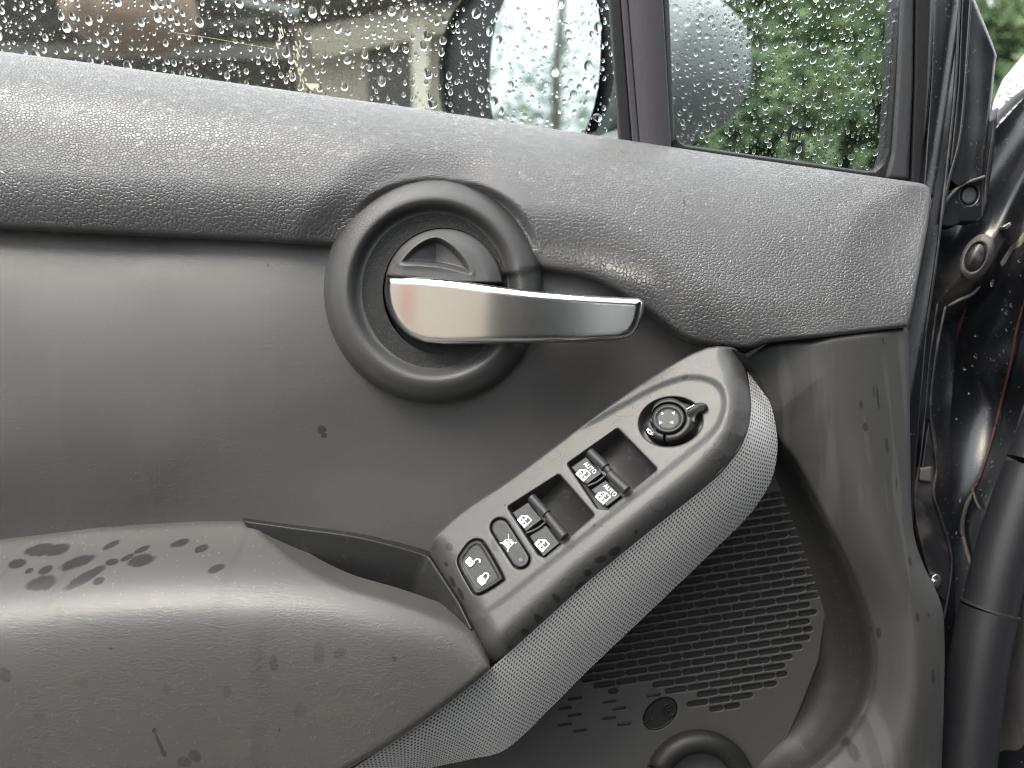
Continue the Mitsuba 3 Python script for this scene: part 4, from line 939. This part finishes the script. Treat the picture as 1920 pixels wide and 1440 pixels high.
blob_ball = trimesh.creation.icosphere(4, 1.0); v = blob_ball.vertices * [0.40, 0.4, 0.30]; v = v * (1 + 0.15 * (meshkit.fbm(v * 5, 3)[:, None] - .5)); v[:, 2] = np.where(v[:, 2] < 0, v[:, 2] * 0.9, v[:, 2])  # solid blob standing in for a soft brown reflection on the glass
add('reflection_blob', trimesh.Trimesh(v + p0, blob_ball.faces, process=False), 'terracotta'); tag('reflection_blob', 'rounded terracotta coloured stand-in for a blurred reflection in the window glass', 'blob')

GWL = 'garden_wall'; tag(GWL, 'beige rendered garden wall behind the camera, mirrored in the handle', 'wall')
gw = box(-1.7, 2.4, -.1, .1, 0, 1.45); gw.apply_transform(trimesh.transformations.rotation_matrix(math.radians(-42), [0, 0, 1])); gw.apply_translation([-2.6, -1.6, 0])
mat('beige_render', princ((0.62, 0.52, 0.41), 0.8))
add(GWL, gw, 'beige_render', smooth=False)

rb = box(-.16, .16, -.015, .015, -.05, .06); rb.apply_transform(trimesh.transformations.rotation_matrix(math.radians(-42), [0, 0, 1])); rb.apply_translation([-2.95 + .669 * .018, -1.15 + .743 * .018, .992])  # unseen red bar, added and sized to put a red reflection in the lever
mat('red_plastic', princ((0.60, 0.03, 0.04), 0.4))
add('added_red_bar', rb, 'red_plastic', smooth=False); tag('added_red_bar', 'red reflector bar added unseen for the red spot mirrored in the handle', 'prop')

# ---------------------------------------------------------------- trees and hedge
for nm, c1, c2 in (('leaf_green', (0.14, 0.205, 0.115), (0.26, 0.34, 0.19)), ('leaf_mid', (0.12, 0.185, 0.105), (0.21, 0.29, 0.16)), ('leaf_dark', (0.04, 0.09, 0.035), (0.09, 0.16, 0.06))):
    def leaf_c(p, n, uv, c1=c1, c2=c2): return mikit.mix(c1, c2, mikit.cell_rand(dr.floor(p.x * 9), dr.floor(p.y * 9), dr.floor(p.z * 9)))
    scene[nm] = {'type': 'principledthin', 'base_color': mikit.proc(leaf_c), 'roughness': 0.5, 'diff_trans': 0.9}
mat('bark', princ((0.10, 0.08, 0.06), 0.9))
def leaves(rng, centres, radii, n, size):
    k = rng.integers(0, len(centres), n)
    d = rng.normal(size=(n, 3)); d /= np.linalg.norm(d, axis=1, keepdims=True)
    c = centres[k] + d * radii[k][:, None] * rng.uniform(.45, 1.05, (n, 1))
    a = rng.normal(size=(n, 3)); a /= np.linalg.norm(a, axis=1, keepdims=True)
    b = np.cross(a, rng.normal(size=(n, 3))); b /= np.linalg.norm(b, axis=1, keepdims=True)
    s = size * rng.uniform(.6, 1.3, (n, 1))
    v = np.stack([c - a * s, c + b * s * .4, c + a * s, c - b * s * .4], 1).reshape(-1, 3)
    i = np.arange(n)[:, None] * 4
    return trimesh.Trimesh(v, np.vstack([i + [0, 1, 2], i + [0, 2, 3]]), process=False)
def tree(key, px, Y, py_c, rx, rz, seed, m, label, n=9000, size=.05):
    rng = np.random.default_rng(seed)
    c = at_y(px, py_c, Y)
    cs = c + rng.normal(size=(60, 3)) * [rx * .5, rx * .4, rz * .5]
    add(key + '__crown', leaves(rng, cs, rng.uniform(.15, .42, 60) * rx * .8, n, size), m, smooth=False)
    base = arr([c[0], c[1], 0])
    add(key + '__trunk', tube([base, base + (c - base) * .5 + [.05, 0, 0], c], [.09, .07, .03], 10), 'bark')
    for q in range(5):
        e = cs[q * 7]; add(key + '__limb', tube([base + (c - base) * (.6 + .07 * q), (base + (c - base) * .8 + e) / 2 + [0, 0, .1], e], [.035, .025, .01], 6), 'bark')
    tag(key, label, 'tree', 'garden trees')
tree('garden_tree', 1500, 4.6, 180, 1.0, 1.1, 21, 'leaf_green', 'bright green leafy tree behind the rear of the quarter window', 18000, .06)
tree('garden_tree_001', 1640, 6.0, 40, 1.3, 1.3, 22, 'leaf_mid', 'darker green tree behind the top of the quarter window', 16000, .07)
tree('garden_tree_002', 1960, 4.2, 100, .55, .7, 23, 'leaf_green', 'light green tree in the gap right of the mirror mount', 8000, .045)
tree('garden_tree_003', 1340, 7.0, 240, 1.2, 1.0, 24, 'leaf_dark', 'dark shrubby tree standing beyond the side mirror shell', 9000, .06)
rng = np.random.default_rng(31)
bt = np.stack([rng.uniform(-14, -11, 40), rng.uniform(2, 9, 40), rng.uniform(2.5, 6, 40)], -1)
add('thin_tree__crown', leaves(rng, bt, np.full(40, .9), 1500, .09), 'leaf_dark', smooth=False)
add('thin_tree__trunk', tube([[-12.5, 5.5, 0], [-12.4, 5.6, 3], [-12.3, 5.4, 5.5]], [.12, .09, .03], 8), 'bark'); tag('thin_tree', 'thin sparse tree mirrored above the hedge in the side mirror', 'tree')
hc = np.stack([rng.uniform(-16, -12, 90), rng.uniform(-4, 10, 90), rng.uniform(0.3, 2.3, 90)], -1)
add('hedge', leaves(rng, hc, np.full(90, .8), 9000, .10), 'leaf_green', smooth=False); tag('hedge', 'green hedge seen in the side mirror, far to the left', 'hedge', None, 'stuff')

for part, text in {'upper_trim': 'grained grey soft upper trim', 'insert_panel': 'smooth dark grey leatherette middle panel', 'armrest': 'padded dark armrest with wet spots on its top', 'switch_panel': 'satin grey switch panel with dried water rings',
                   'door_handle__lever': 'satin silver pull lever', 'perforated_strip': 'silver grey dotted strip', 'window_switch': 'front window switch with AUTO lettering', 'quarter_glass': 'small fixed front window with printed badge'}.items():
    labels['car_door_assembly__' + part] = {'label': text}
